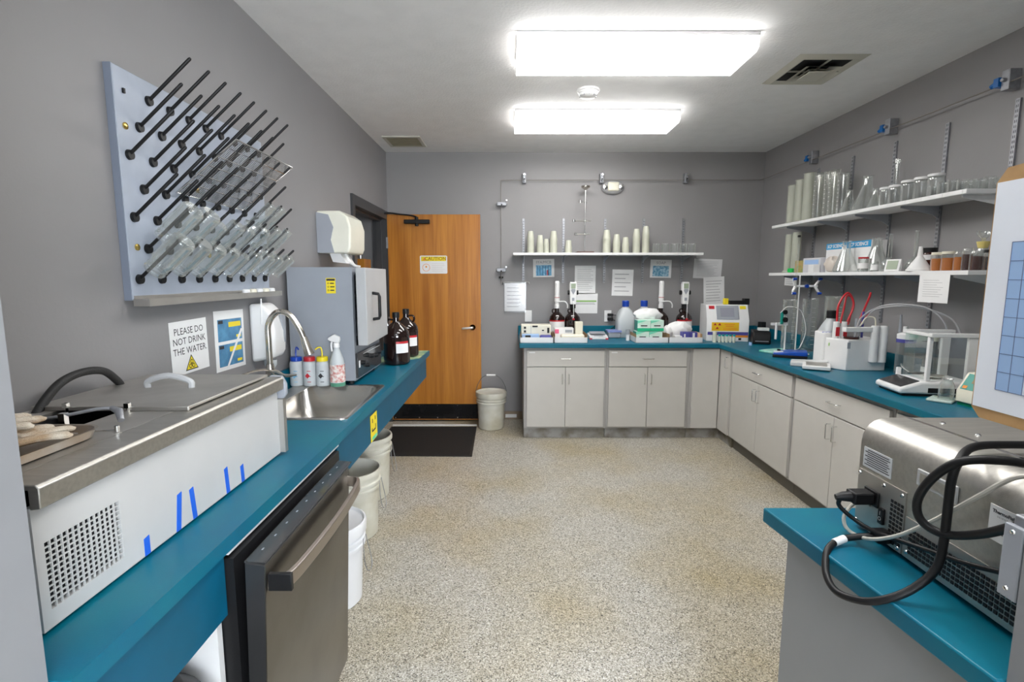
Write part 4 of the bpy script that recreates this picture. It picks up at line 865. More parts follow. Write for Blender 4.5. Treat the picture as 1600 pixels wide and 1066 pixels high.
# dispensers on amber bottles
def dispenser(x, y, label, kind, lab):
    t = thing('bottle_dispenser', label, 'dispenser bottle', (0, 0, 0), 'amber bottles with dispenser tops')
    B().lathe([(0, 0), (.068, 0), (.076, .008), (.077, .19), (.07, .215), (.045, .245), (.022, .262), (.02, .30)], n=28).build('bottle', M_AMBER, t)
    B().tube([(-.018, 0, .285), (-.042, 0, .283), (-.045, 0, .262), (-.036, 0, .247)], .006).build('finger_ring', M_AMBER, t)
    if lab:
        vs = []; n = 10
        for zz in (.03, .18):
            for i in range(n+1): a = R(-165+i*15); vs.append((.0775*math.cos(a), .0775*math.sin(a), zz))
        B().add(vs, [(i, i+1, n+2+i, n+1+i) for i in range(n)]).build('paper_label', M_PAPER, t)
        vs = [(p[0]*1.004, p[1]*1.004, .168 if p[2] < .1 else .182) for p in vs]
        B().add(vs, [(i, i+1, n+2+i, n+1+i) for i in range(n)]).build('label_band', M_RED, t)
    if kind == 'slim':
        B().lathe([(.024, .295), (.024, .33), (.02, .335), (.02, .36), (.026, .362), (.026, .42), (.024, .425), (.024, .55), (.018, .565), (0, .565)], n=18).build('piston', M_WPL, t)
        B().cyl((0, 0, .40), (0, 0, .405), .0265, n=18).build('red_ring', M_RED, t)
        B().tube([(.0, -.02, .36), (.04, -.03, .365), (.08, -.035, .36), (.10, -.035, .33), (.10, -.035, .30)], .006).build('spout', M_WPL, t)
    else:
        B().cyl((0, 0, .295), (0, 0, .335), .028, n=18).build('collar', M_BLACK, t)
        B().prism([(-.03, .335), (.03, .335), (.033, .42), (.036, .53), (.03, .555), (-.03, .555), (-.036, .53), (-.033, .42)], 'y', -.03, .025).build('motor_head', M_WPL, t, .006)
        B().prism([(-.022, .49), (.022, .49), (.024, .54), (-.024, .54)], 'y', -.032, -.03).build('display', M_LCD, t)
        B().prism([(0, .43), (.022, .47), (.018, .488), (-.018, .488), (-.022, .47)], 'y', -.032, -.03).box(-.012, .012, -.032, -.03, .37, .40).build('keypad', M_GREYPL, t)
        B().cyl((-.052, 0, .45), (.052, 0, .45), .022, n=16).build('side_knobs', M_BLACK, t)
        B().tube([(0, -.03, .36), (0, -.07, .35), (0, -.08, .30), (0, -.082, .19)], .003).build('spout', M_WPL, t)
        B().cyl((0, -.082, .185), (0, -.082, .20), .012, n=10).build('red_tip', M_RED, t)
    t.location = (x, y, zc); return t
dispenser(.465, 5.08, 'amber bottle with slim white piston dispenser, left pair', 'slim', True)
dispenser(.622, 5.09, 'amber bottle with digital dispenser head, left pair', 'digital', False)
dispenser(1.508, 5.12, 'amber bottle with slim white piston dispenser, right pair', 'slim', False)
dispenser(1.742, 5.12, 'amber bottle with digital dispenser head, right pair', 'digital', True)
# green tissue boxes 2x2
k_ = 0
for r_ in range(2):
    for c_ in range(2):
        x0 = 1.165+c_*.122+(.01 if r_ else 0); z0 = zc+.0035+r_*.104
        t = thing('tissue_box', 'green and white tissue wipe box, %s %s of the block of four' % (('lower', 'upper')[r_], ('left', 'right')[c_]), 'tissue box', (x0+.06, 4.76, z0), 'green tissue boxes in the tray')
        B().box(x0, x0+.12, 4.70, 4.82, z0, z0+.1).build('carton', mat('pale green carton', (.55, .78, .66), .5, col2=(.75, .85, .8), vscale=14), t, .001)
        B().box(x0, x0+.12, 4.6993, 4.70, z0, z0+.028).build('green_band', mat('band green', (.02, .5, .25), .5), t)
        B().prism([(x0, z0+.07), (x0+.09, z0+.1), (x0, z0+.1)], 'y', 4.6993, 4.70).build('green_flash', mat('flash green', (.2, .7, .5), .5), t)
        B().box(x0+.03, x0+.09, 4.699, 4.6995, z0+.045, z0+.055).build('dark_print', M_INK, t)
        B().box(x0-.0006, x0, 4.70, 4.82, z0+.002, z0+.098).build('end_print', M_TGREEN, t)
def bag(label, x, y, z, sx, sy, sz, m, nm='tissue_bag', sd=3):
    rnd = random.Random(sd); me = bpy.data.meshes.new(nm); vs = []; fs = []; nu, nv = 22, 12
    for i in range(nv+1):
        for j in range(nu):
            a = 2*math.pi*j/nu; ph = math.pi*i/nv; r = 1+.10*math.sin(5*a+3*ph+sd)+.07*math.sin(9*a-5*ph)+rnd.uniform(-.03, .03)
            zz = (1-math.cos(ph)) / 2
            vs.append((x+sx*r*math.cos(a)*math.sin(ph)**.6, y+sy*r*math.sin(a)*math.sin(ph)**.6, z+sz*zz*(1+.08*math.sin(4*a))))
    for i in range(nv):
        for j in range(nu): fs.append((i*nu+j, i*nu+(j+1) % nu, (i+1)*nu+(j+1) % nu, (i+1)*nu+j))
    return tag(B().add(vs, fs).build(nm, m), label, 'bag')
bag('crumpled white plastic bag piled on the green tissue boxes', 1.31, 4.88, zc+.18, .13, .07, .12, M_WPL, 'plastic_bag', 4)
bag('clear bag of cotton wool behind the blue cartons', 1.62, 4.90, zc+.02, .12, .075, .15, M_COTTON, 'cotton_bag', 9)
bag('smaller cotton wool roll bag against the left tray flap', 1.50, 4.86, zc+.02, .045, .05, .12, M_COTTON, 'cotton_bag', 12)
item('blue_carton', 'violet blue carton, left one in the right tray', 'carton', B().box(1.60, 1.665, 4.71, 4.79, zc+.004, zc+.095), M_PURP, .001, [('white_print', B().box(1.61, 1.625, 4.7092, 4.71, zc+.05, zc+.08), M_WPL)])
item('blue_carton', 'violet blue carton with white stripe, right one in the right tray', 'carton', B().box(1.67, 1.735, 4.71, 4.79, zc+.004, zc+.095), M_PURP, .001, [('white_print', B().box(1.69, 1.71, 4.7092, 4.71, zc+.03, zc+.09), M_WPL)])
item('white_box', 'low white box left of the violet blue cartons', 'box', B().box(1.53, 1.595, 4.71, 4.80, zc+.004, zc+.06), M_WPL, .001)
item('orange_packet', 'cream and orange packet at the right end of the right tray', 'packet', B().box(1.74, 1.766, 4.72, 4.85, zc+.004, zc+.09), mat('orange cream', (.8, .55, .35), .5), .001)
def plain_bottle(x, y, s, label, capm, m=None, h=.24, r=.065, nm='plastic_bottle'):
    t = thing(nm, label, 'bottle', (0, 0, 0))
    B().loft([rrect(-r+i, r-i, -r+i, r-i, z, q) for i, z, q in ((.006, 0, .02), (0, .008, .025), (0, h*.62, .025), (.02, h*.83, .03), (r-.024, h*.92, .022), (r-.022, h, .021))], True).build('body', m or M_HDPE, t)
    B().lathe([(.026, h*.95), (.026, h+.028), (.023, h+.032), (0, h+.032)], n=18).build('cap', capm, t)
    t.location = (x, y, zc); t.scale = (s, s, s); return t
plain_bottle(1.165, 5.17, 1.35, 'milky plastic bottle with blue cap left of the green tissue boxes', M_BLUE)
plain_bottle(1.36, 5.2, 1.35, 'milky plastic bottle with blue cap behind the green tissue boxes', M_BLUE)
# screen instrument in the corner
t = thing('analyser', 'white benchtop analyser with tilted screen and yellow radiation label', 'analyser', (2.05, 4.95, zc))
AM = Matrix.Translation((2.05, 4.80, 0)) @ Matrix.Rotation(R(-8), 4, 'Z')
def ap(b, nm, m, bev=0): return b.build(nm, m, t, bev, M=AM)
sl = (.20+.0, 1.247-1.105)   # slanted face from (y0,1.105) back to (y=.09,1.247)
ap(B().prism([(0, zc), (0, 1.105), (.075, 1.247), (.30, 1.247), (.30, zc)], 'x', -.19, .19), 'case', M_WPL, .004)
nrm = Vector((0, -1.42, .75)).normalized()
def onslant(u, w, d=0): p = Vector((u, .075*w, 1.105+.142*w)); return tuple(p+nrm*d)
def slq(u0, u1, w0, w1, d0, d1): return [onslant(u0, w0, d0), onslant(u1, w0, d0), onslant(u1, w1, d0), onslant(u0, w1, d0), onslant(u0, w0, d1), onslant(u1, w0, d1), onslant(u1, w1, d1), onslant(u0, w1, d1)]
ap(B().hexa(slq(-.10, .10, .05, .93, 0, .006)), 'screen_bezel', M_GREYPL); ap(B().hexa(slq(-.065, .06, .2, .78, .006, .007)), 'screen', mat('screen glass', (.30, .31, .36), .15))
ap(B().hexa(slq(-.165, -.115, .72, .92, 0, .002)), 'red_button_label', M_RED); ap(B().hexa(slq(.115, .17, .72, .92, 0, .002)), 'yellow_label', M_YEL)
ap(B().box(-.145, .10, -.002, 0, 1.005, 1.085), 'radiation_label', mat('hazard amber', (.85, .52, .01), .5))
b = B()
for cx, cz in ((-.115, 1.065), (-.075, 1.065), (-.095, 1.03)): b.prism([(cx-.015, cz-.008), (cx+.015, cz-.008), (cx, cz+.014)], 'y', -.004, -.002)
ap(b, 'trefoil', M_RED); ap(B().box(-.03, .06, -.003, -.002, 1.062, 1.07).box(-.02, .05, -.003, -.002, 1.045, 1.053).box(-.04, .08, -.003, -.002, 1.028, 1.033).box(-.04, .08, -.003, -.002, 1.016, 1.021), 'label_text', M_ORANGE)
ap(B().box(-.18, .185, -.0015, 0, .965, .995), 'dark_stripe', M_PURP); ap(B().box(.02, .185, -.002, 0, .945, .965), 'orange_stripe', M_ORANGE); ap(B().box(.10, .125, -.003, 0, .92, .94), 'socket', M_BLACK)
item('handset', 'black barcode handset lying on top of the white analyser', 'handset', B().box(2.10, 2.27, 4.90, 4.95, 1.248, 1.285), M_BLACK, .005, [('grip', B().box(2.24, 2.285, 4.895, 4.955, 1.248, 1.305), M_BLACK)])
item('sample_pot', 'small yellow pot on top of the white analyser', 'pot', B().box(2.06, 2.10, 4.93, 4.97, 1.248, 1.305), M_YEL, .003)
for i in range(6):
    x, y = 1.905+i*.032+(.012 if i else 0), 4.735-i*.004
    r = .019 if i == 0 else .012; hh = .085 if i == 0 else .058
    t = thing('sample_vial', ('larger glass vial with cream cap at the left of the vial row before the analyser' if i == 0 else 'small glass vial with teal cap before the analyser, %s from the large one' % ords[i-1]), 'vial', (x, y, zc), 'vials before the analyser')
    B().lathe([(0, 0), (r, 0), (r, hh), (r*.8, hh+.004)], (x, y, zc), 14).build('vial_body', mat('vial contents', (.70, .72, .60), .2), t)
    B().lathe([(r*1.05, hh), (r*1.05, hh+.016), (0, hh+.016)], (x, y, zc), 14).build('cap', M_CREAM if i == 0 else mat('teal cap', (.0, .35, .35), .4), t)
t = thing('label_printer', 'black label printer in the corner beside the analyser', 'printer', (2.27, 4.62, zc))
PM = Matrix.Translation((2.27, 4.58, 0)) @ Matrix.Rotation(R(-18), 4, 'Z')
B().prism([(0, zc), (0, zc+.075), (.03, zc+.115), (.2, zc+.12), (.2, zc)], 'x', -.075, .075).build('case', M_BLACK, t, .012, 3, M=PM)
B().box(-.055, .055, -.002, .001, zc+.025, zc+.031).build('paper_slot', M_GREYPL, t, M=PM)
B().box(-.03, .06, .03, .10, zc+.122, zc+.145).build('paper_slip', M_WPL, t, M=PM)
item('black_box', 'black block standing on the label printer', 'box', B().box(2.32, 2.37, 4.72, 4.78, zc+.12, zc+.19), M_BLACK, .004)
item('blue_vial', 'tiny pale blue pot between the analyser and the printer', 'pot', B().lathe([(0, 0), (.014, 0), (.014, .028), (0, .028)], (2.14, 4.52, zc), 12), M_LBLUE, 0)

# ---------------------------------------------------------------- right wall: standards, shelves
RS = (4.395, 3.964, 3.537, 3.129, 2.71)
t1 = thing('wall_shelf', 'upper white wall shelf on the right wall, full of glassware', 'shelf', (2.45, 3.6, 1.94))
t2 = thing('wall_shelf', 'lower white wall shelf on the right wall, with boxes and jars', 'shelf', (2.45, 3.6, 1.53))
B().box(2.305, RW-.013, 2.66, 4.60, 1.932, 1.955).build('board', M_WPL, t1, .002)
B().box(2.305, RW-.013, 2.60, 4.60, 1.522, 1.545).build('board', M_WPL, t2, .002)
for y in RS:
    s_ = thing('shelf_standard', 'slotted steel shelf upright on the right wall, %s from the corner' % ords[RS.index(y)], 'shelf upright', (RW, y, 1.8), 'slotted uprights on the right wall')
    B().box(RW-.012, RW-.001, y-.012, y+.012, 1.20, 2.405).build('channel', M_ZINC, s_)
    b = B(); slots(b, 0, 1.20, 2.405, 'right', y); b.build('slots', M_PITCH, s_)
    for tt, z in ((t1, 1.931), (t2, 1.521)):
        B().prism([(RW-.012, z), (2.33, z), (2.33, z-.012), (RW-.05, z-.05), (RW-.012, z-.075)], 'y', y-.004, y+.004).build('bracket', M_GREYPL if y > 2.8 else M_WPL, tt)
rnd = random.Random(2)
for y in (4.5, 4.28, 4.1, 3.98, 3.86, 3.78, 3.7, 3.55, 3.40, 3.24, 3.1, 2.98, 2.84, 2.72):
    B().box(2.3035, 2.305, y-.035, y+.035, 1.936, 1.951).build('price_strip', M_PAPER, t1)
# upper shelf glass
zu = 1.9555
def cylinder(y, x, h, r, label, m, marks=True, cat='cylinder'):
    t = thing('graduated_cylinder', label, cat, (x, y, zu), 'tall cylinders on the upper right shelf')
    B().lathe(shell([(0, .002), (r*1.5, 0), (r*1.5, .008), (r, .02), (r, h-.006), (r*1.12, h)], .002), (x, y, zu), 20).build('glass', m, t)
    if marks:
        b = B()
        for i in range(8): b.box(x-r-.0008, x-r+.0005, y-.008, y+.004, zu+.05+i*(h-.08)/8, zu+.0515+i*(h-.08)/8)
        b.build('graduations', M_WPL, t)
M_MILKT = mat('frosted tube plastic', (.62, .64, .55), .3, alpha=.5)
for i, (y, h) in enumerate(((4.50, .33), (4.385, .355), (4.265, .385))): cylinder(y, 2.42, h, .042, 'frosted tall tube on the upper right shelf, %s from the corner' % ords[i], M_MILKT, False, 'tube')
for i, (y, h) in enumerate(((4.13, .36), (4.03, .35), (3.94, .345), (3.865, .31))): cylinder(y, 2.42+.02*(i % 2), h, .036, 'clear graduated cylinder on the upper right shelf, %s after the frosted tubes' % ords[i], M_GLASSM if i < 3 else M_GLASS)
erl = [(0, 0), (.05, 0), (.055, .006), (.05, .02), (.022, .10), (.018, .115), (.018, .145), (.022, .15)]
glass_thing('erlenmeyer_flask', erl, 'small conical flask on the upper right shelf beside the cylinders', 'flask', (2.40, 3.72, zu), 'conical flasks', 1.1)
glass_thing('erlenmeyer_flask', erl, 'large conical flask on the upper right shelf', 'flask', (2.42, 3.57, zu), 'conical flasks', 1.55)
glass_thing('erlenmeyer_flask', erl, 'low conical flask beside the lidded jars on the upper shelf', 'flask', (2.38, 3.43, zu), 'conical flasks', .85)
glass_thing('volumetric_flask', [(0, 0), (.04, 0), (.05, .02), (.045, .05), (.015, .09), (.013, .28), (.018, .285), (.018, .31)], 'tall necked stoppered flask behind the lidded jars', 'flask', (2.50, 3.42, zu), None, 1.0)
def jlid(t): B().lathe([(.043, .128), (.043, .142), (.040, .144), (0, .144)], n=22).build('lid', M_WPL, t)
def jrib(t):
    jlid(t)
jp = [(0, 0), (.037, 0), (.041, .005), (.041, .115), (.037, .128)]
for i, (y, s) in enumerate(((3.36, .85), (3.28, .85), (3.20, .95), (3.10, .95), (3.0, .95))):
    glass_thing('lidded_jar', jp, 'clear jar with white lid on the upper right shelf, %s from the flasks' % ords[i], 'jar', (2.40+(.02 if i > 1 else 0), y, zu), 'white lidded jars', s, extra=jrib)
g0 = None; n_ = 0
for (x, y) in [(2.36, 2.93), (2.345, 2.86), (2.35, 2.80), (2.345, 2.735), (2.40, 2.70), (2.455, 2.705), (2.51, 2.70), (2.42, 2.77), (2.49, 2.78), (2.41, 2.84), (2.48, 2.86)]:
    lb = 'small clear beaker near the open end of the upper right shelf, %s of the cluster' % ords[n_]; n_ += 1
    if g0 is None: g0 = glass_thing('small_beaker', [(0, 0), (.022, 0), (.024, .004), (.024, .055), (.027, .06)], lb, 'beaker', (x, y, zu), 'small beakers on the upper right shelf', 1.0)
    else: dup(g0, (x, y, zu), lb, scale=(1, 1, .85+.3*rnd.random()))
# lower shelf
zl = 1.5455
for i, (y, h) in enumerate(((4.52, .33), (4.41, .34))):
    t = thing('glass_tube', 'tall pale glass tube on the lower right shelf, %s the corner' % ('nearest', 'second from')[i], 'tube', (2.43, y, zl))
    B().lathe(shell([(0, .002), (.05, 0), (.05, .008), (.036, .02), (.036, h)], .002), (2.43, y, zl), 20).build('glass', M_MILKT, t)
item('green_ball', 'small bright green cap on the lower right shelf', 'cap', B().lathe([(0, 0), (.022, .004), (.026, .02), (.022, .036), (0, .04)], (2.35, 4.33, zl), 16), mat('bright green', (.0, .5, .08), .4), 0)
item('sponge', 'green and orange sponge leaning behind the green cap', 'sponge', B().box(2.40, 2.44, 4.25, 4.36, zl, zl+.10), mat('olive sponge', (.25, .3, .1), .8, col2=(.5, .3, .12), vscale=30), .005)
item('printed_box', 'long low white box on the lower right shelf left of the blue striped boxes', 'box', B().box(2.40, 2.50, 4.0, 4.24, zl, zl+.115), mat('greyish carton', (.6, .6, .64), .6), .002, [('print', B().box(2.3992, 2.40, 4.03, 4.22, zl+.065, zl+.10), M_LBLUE)])
item('small_carton', 'small white carton in front of the low box', 'carton', B().box(2.34, 2.39, 3.99, 4.06, zl, zl+.06), M_WPL, .002)
for y0, y1, lb in ((3.76, 3.99, 'left'), (3.50, 3.752, 'right')):
    t = thing('supply_box', 'white supply box with blue lettered stripe on the lower shelf, %s one' % lb, 'box', (2.48, (y0+y1)/2, zl), 'blue striped boxes')
    B().box(2.43, 2.54, y0, y1, zl, zl+.215).build('carton', M_WPL, t, .002)
    B().box(2.429, 2.43, y0, y1, zl+.17, zl+.215).build('blue_stripe', mat('stripe blue', (.02, .30, .6), .5), t)
    text('SCP SCIENCE' if lb == 'left' else 'SCP SCIENCE', .034, M_WPL, t, (2.428-t.location.x, 0, .192), bold=.001, M=frame('right'))
bag('crumpled beige plastic bag before the left blue striped box', 2.39, 3.83, zl, .045, .07, .11, mat('beige film', (.62, .56, .5), .5), 'plastic_bag', 21)
glass_thing('erlenmeyer_flask', erl, 'conical flask with white stirring strips before the blue striped boxes', 'flask', (2.37, 3.66, zl), 'conical flasks', 1.45,
            extra=lambda t: B().box(-.02, -.012, -.004, .004, .004, .12).box(-.004, .004, .006, .014, .004, .13).build('white_strips', M_WPL, t))
glass_thing('erlenmeyer_flask', erl, 'conical flask behind the red lidded jar on the lower shelf', 'flask', (2.45, 3.47, zl), 'conical flasks', 1.5)
def redlid(t): B().lathe([(.042, .12), (.042, .135), (0, .136)], n=22).build('lid', M_RED, t); B().lathe([(.0415, .03), (.0415, .08)], n=22).build('paper_label', M_PAPER, t)
glass_thing('lidded_jar', jp, 'short clear jar with red lid on the lower right shelf', 'jar', (2.36, 3.46, zl), None, .72, extra=redlid)
glass_thing('small_jar', jp, 'tiny jar with white label beside the red lidded jar', 'jar', (2.36, 3.35, zl), None, .5, extra=lambda t: B().lathe([(.0415, .02), (.0415, .09)], n=22).build('paper_label', M_PAPER, t))
vf = [(0, 0), (.034, 0), (.042, .02), (.038, .045), (.010, .075), (.009, .20), (.013, .205)]
glass_thing('volumetric_flask', vf, 'clear volumetric flask left of the white thermometer', 'flask', (2.40, 3.28, zl), 'volumetric flasks', 1.15)
glass_thing('volumetric_flask', vf, 'clear volumetric flask right behind the white thermometer', 'flask', (2.47, 3.16, zl), 'volumetric flasks', 1.2)
t = thing('thermometer', 'white digital thermometer with grey display on the lower right shelf', 'thermometer', (2.36, 3.19, zl))
TM = Matrix.Translation((2.35, 3.19, zl)) @ Matrix.Rotation(R(-70), 4, 'Z')
B().prism([(0, 0), (.018, .075), (.03, .075), (.03, 0)], 'x', -.045, .045).build('case', M_WPL, t, .004, M=TM)
B().prism([(.0015, .012), (.0145, .065), (.0135, .066), (.0005, .013)], 'x', -.032, .032).build('display', M_LCD, t, M=TM)
t = thing('reagent_jar', 'dark red jar with black lid behind the white funnel', 'jar', (2.46, 3.05, zl))
B().lathe([(0, 0), (.042, 0), (.044, .005), (.044, .10), (.038, .11), (0, .11)], (2.46, 3.05, zl), 22).build('jar_body', M_DARKJ, t)
B().lathe([(.0445, .065), (.0445, .095)], (2.46, 3.05, zl), 22).build('paper_label', M_PAPER, t)
B().lathe([(.042, .108), (.042, .135), (0, .135)], (2.46, 3.05, zl), 22).build('lid', M_BLACK, t)
t = thing('funnel', 'white plastic funnel standing upside down on the lower right shelf', 'funnel', (2.36, 3.0, zl))
B().lathe([(.062, 0), (.062, .008), (.058, .012), (.014, .085), (.009, .14), (.007, .14), (.012, .083), (.055, .01), (.06, 0)], (2.36, 2.985, zl), 26).build('cone', M_WPL, t)
for i, (y, r, hh, m, lm) in enumerate(((2.905, .034, .085, M_HONEY, M_CREAM), (2.835, .034, .087, M_HONEY, M_CREAM), (2.77, .024, .09, M_HONEY, None), (2.72, .024, .105, M_DARKJ, None), (2.665, .03, .09, M_DARKJ, None), (2.62, .032, .085, mat('near black liquid', (.02, .01, .01), .1), M_BLACK))):
    x = 2.40+(.03 if i > 4 else 0)
    t = thing('sample_jar', ('amber honey coloured sample jar with pale lid, first right of the funnel', 'amber honey coloured sample jar with pale lid, second right of the funnel', 'slim amber glass bottle after the two honey jars', 'slim dark bottle with stopper after the amber one', 'clear glass jar of dark fluid beside the yellow stopper', 'dark jar with black lid at the end of the lower shelf')[i], 'jar', (x, y, zl), 'sample jars on the lower right shelf')
    B().lathe([(0, .002), (r-.002, .002), (r-.002, hh*.8), (0, hh*.8)], (x, y, zl), 18).build('contents', m, t)
    B().lathe([(0, 0), (r, 0), (r, hh), (r*.85, hh+.006), (r*.85, hh+.014)], (x, y, zl), 18).build('glass', M_GLASS, t)
    if lm: B().lathe([(r*.95, hh+.004), (r*.95, hh+.018), (0, hh+.018)], (x, y, zl), 18).build('lid', lm, t)
t = thing('stoppered_flask', 'glass funnel top with a yellow stopper on a clear flask near the shelf end', 'flask', (2.46, 2.70, zl))
o = (2.47, 2.715, zl)
B().lathe(shell([(0, 0), (.036, 0), (.04, .01), (.04, .08), (.024, .10), (.022, .12)], .002), o, 20).build('glass', M_GLASS, t)
B().lathe([(.02, .115), (.028, .15), (0, .15)], o, 18).build('stopper', mat('yellow rubber', (.72, .6, .2), .5), t)
B().lathe(shell([(.006, .15), (.012, .165), (.03, .185), (.032, .205)], .002), o, 20).build('glass_cup', M_GLASS, t)
t = sheet('right', (2.303, 2.80, 1.45), .20, .155, 'white note hanging from the lower right shelf edge', 0)
sub(lines(B(), -.07, .07, -.05, .05, 8, .001, .12), 'printed_lines', M_GINK, t)
t = sheet('right', (RW-.002, 4.72, 1.475), .20, .09, 'small white notice on the right wall under the shelf end near the corner', -2)
sub(lines(B(), -.08, .08, -.035, .035, 4, .001, .14), 'printed_lines', M_GINK, t)

# ---------------------------------------------------------------- right worktop instruments
t = thing('stirrer_plate', 'blue topped magnetic stirrer on the right worktop', 'stirrer', (2.17, 3.85, zc))
SM = Matrix.Translation((2.115, 3.86, zc)) @ Matrix.Rotation(R(-28), 4, 'Z')
B().box(-.10, .13, -.075, .075, 0, .022).build('base', M_BLACK, t, .004, M=SM)
B().prism([(-.10, .02), (-.09, .035), (.02, .05), (.13, .05), (.13, .02)], 'y', -.075, .075).build('top', mat('royal blue enamel', (.01, .08, .45), .3), t, .006, M=SM)
B().cyl((-.06, 0, .04), (-.06, 0, .056), .012, n=14).build('knob', M_BLACK, t, M=SM)
B().prism([(-.095, -.06), (-.03, -.06), (-.03, .0), (-.095, .0)], 'z', .036, .044).build('front_label', M_WPL, t, M=SM)
tag(B().prism([(2.02, 4.12), (2.12, 4.18), (2.26, 4.22), (2.25, 4.02), (2.08, 4.0)], 'z', zc, zc+.018).build('green_pouch', mat('mint film', (.45, .72, .62), .4, col2=(.1, .5, .4), vscale=12), None, .006), 'white and green flat packet left of the blue stirrer', 'packet')
t = thing('burette_stand', 'white rod burette stand with blue tipped butterfly clamp', 'lab stand', (2.22, 3.98, zc))
B().box(2.13, 2.33, 3.94, 4.06, zc, zc+.012).build('base', M_WPL, t, .003)
B().cyl((2.26, 4.02, zc), (2.26, 4.02, 1.53), .005, n=10).build('rod', M_WPL, t)
bu = B().cyl((2.195, 3.955, 1.03), (2.195, 3.955, 1.815), .007, n=10).build('burette', M_GLASSM, t)
B().lathe([(.011, 1.81), (.011, 1.825), (0, 1.825)], (2.195, 3.955, 0), 12).build('burette_cap', M_BLACK, bu)
b = B().cyl((2.20, 3.97, 1.44), (2.37, 3.97, 1.44), .008, n=8)
for sx, px_ in ((-1, 2.20), (1, 2.35)):
    for sz in (-1, 1): b.sweep([(px_, 3.97, 1.44), (px_+sx*.02, 3.965, 1.44+sz*.035), (px_+sx*.03, 3.95, 1.44+sz*.06)], [.011, .009, .006], 8)
b.build('butterfly_clamp', M_WPL, t)
b = B().cyl((2.275, 3.955, 1.44), (2.275, 3.94, 1.44), .014, n=12)
for x in (2.18, 2.375):
    for z in (1.385, 1.495): b.sweep([(x-.012, 3.95, z), (x+.014, 3.945, z)], [.011, .009], 10)
b.build('blue_tips', M_BLUE, t)
t = thing('ph_electrode_arm', 'white electrode arm with teal clip and looping white cable beside the burette', 'electrode arm', (2.12, 4.05, zc))
B().cyl((2.19, 4.05, zc), (2.19, 4.05, 1.20), .006, n=8).box(2.07, 2.20, 4.04, 4.055, 1.13, 1.15).cyl((2.11, 4.04, 1.15), (2.11, 4.04, 1.02), .009, n=10).build('arm', M_WPL, t)
B().cyl((2.15, 4.04, 1.14), (2.15, 4.04, 1.24), .012, n=10).build('teal_grip', M_TGREEN, t)
B().cyl((2.165, 4.02, 1.235), (2.165, 4.05, 1.235), .018, n=14).cyl((2.17, 4.02, 1.175), (2.17, 4.05, 1.175), .02, n=14).build('black_knobs', M_BLACK, t)
B().tube([(2.13, 4.03, 1.23), (2.17, 4.0, 1.28), (2.26, 3.98, 1.25), (2.31, 3.98, 1.10), (2.27, 3.97, .97), (2.2, 3.9, .955)], .003).build('cable', M_WPL, t)
M_BIG = M_GLASSM
def bigcyl(x, y, r, h, lb):
    t = thing('large_cylinder', lb, 'cylinder', (x, y, zc), 'large glass vessels behind the stirrer')
    B().lathe(shell([(0, .003), (r*1.05, 0), (r, .01), (r, h-.01), (r*1.08, h)], .003), (x, y, zc), 26).build('glass', M_BIG if r > .06 else M_GLASS, t)
    b = B()
    for i in range(9): b.box(x-.012, x+.014, y-r-.0015, y-r+.0005, zc+.06+i*(h-.1)/9, zc+.0615+i*(h-.1)/9)
    b.build('graduations', M_WPL, t)
bigcyl(2.31, 4.22, .055, .42, 'clear graduated vessel behind the burette stand, left one')
bigcyl(2.45, 4.18, .055, .43, 'clear graduated vessel behind the burette stand, middle one')
bigcyl(2.47, 3.90, .065, .46, 'large milky glass vessel behind the burette stand, right one')
plain_bottle(2.30, 3.66, 1.22, 'milky square bottle with black cap behind the titrator', M_BLACK, h=.27, r=.058)
# titrator
t = thing('titrator', 'white titrator with twin arms, red tubes and reagent holders on the right worktop', 'titrator', (2.3, 3.4, zc))
B().prism([(2.15, 3.52), (2.128, 3.39), (2.185, 3.28), (2.435, 3.28), (2.45, 3.52)], 'z', zc, zc+.20).build('case', M_WPL, t, .005)
B().prism([(2.128, 3.56), (2.122, 3.44), (2.18, 3.44), (2.18, 3.56)], 'z', zc+.0, zc+.235).build('side_tower', M_WPL, t, .008)
B().box(2.18, 2.20, 3.2785, 3.28, zc+.145, zc+.185).build('grey_badge', M_GREYPL, t)
B().box(2.125, 2.15, 3.385, 3.388, zc+.15, zc+.17).build('green_badge', mat('lime print', (.4, .7, .2), .5), t)
for x, y in ((2.345, 3.27), (2.395, 3.262)): B().lathe([(0, zc+.06), (.024, zc+.06), (.024, zc+.29), (.02, zc+.295), (0, zc+.295)], (x, y, 0), 20).build('arm_tube', M_WPL, t)
B().box(2.15, 2.36, 3.26, 3.30, zc+.255, zc+.285).build('arm', M_WPL, t, .004)
B().lathe([(0, zc+.20), (.045, zc+.20), (.045, zc+.215), (0, zc+.215)], (2.255, 3.36, 0), 20).build('stirring_pot', M_DARKJ, t)
for i, x in enumerate((2.175, 2.225)):
    B().cyl((x, 3.40, zc+.20), (x, 3.40, zc+.31), .019, n=14).build('reagent_holder', M_WPL, t)
    B().box(x-.012, x+.012, 3.379, 3.3815, zc+.215, zc+.275).build('red_print', M_RED, t)
for x in (2.14, 2.165): B().lathe([(.016, zc+.205), (.016, zc+.235), (0, zc+.236)], (x, 3.46, 0), 14).build('blue_cap', M_BLUE, t)
b = B().tube([(2.19, 3.42, zc+.30), (2.20, 3.43, zc+.42), (2.26, 3.44, zc+.50), (2.30, 3.43, zc+.42), (2.25, 3.41, zc+.30)], .007)
b.tube([(2.20, 3.40, zc+.30), (2.23, 3.42, zc+.40), (2.27, 3.46, zc+.48), (2.31, 3.45, zc+.44), (2.26, 3.41, zc+.29)], .006).tube([(2.29, 3.36, zc+.29), (2.33, 3.38, zc+.37), (2.40, 3.43, zc+.47), (2.42, 3.45, zc+.50)], .007).tube([(2.30, 3.36, zc+.29), (2.36, 3.38, zc+.35), (2.45, 3.42, zc+.40)], .005)
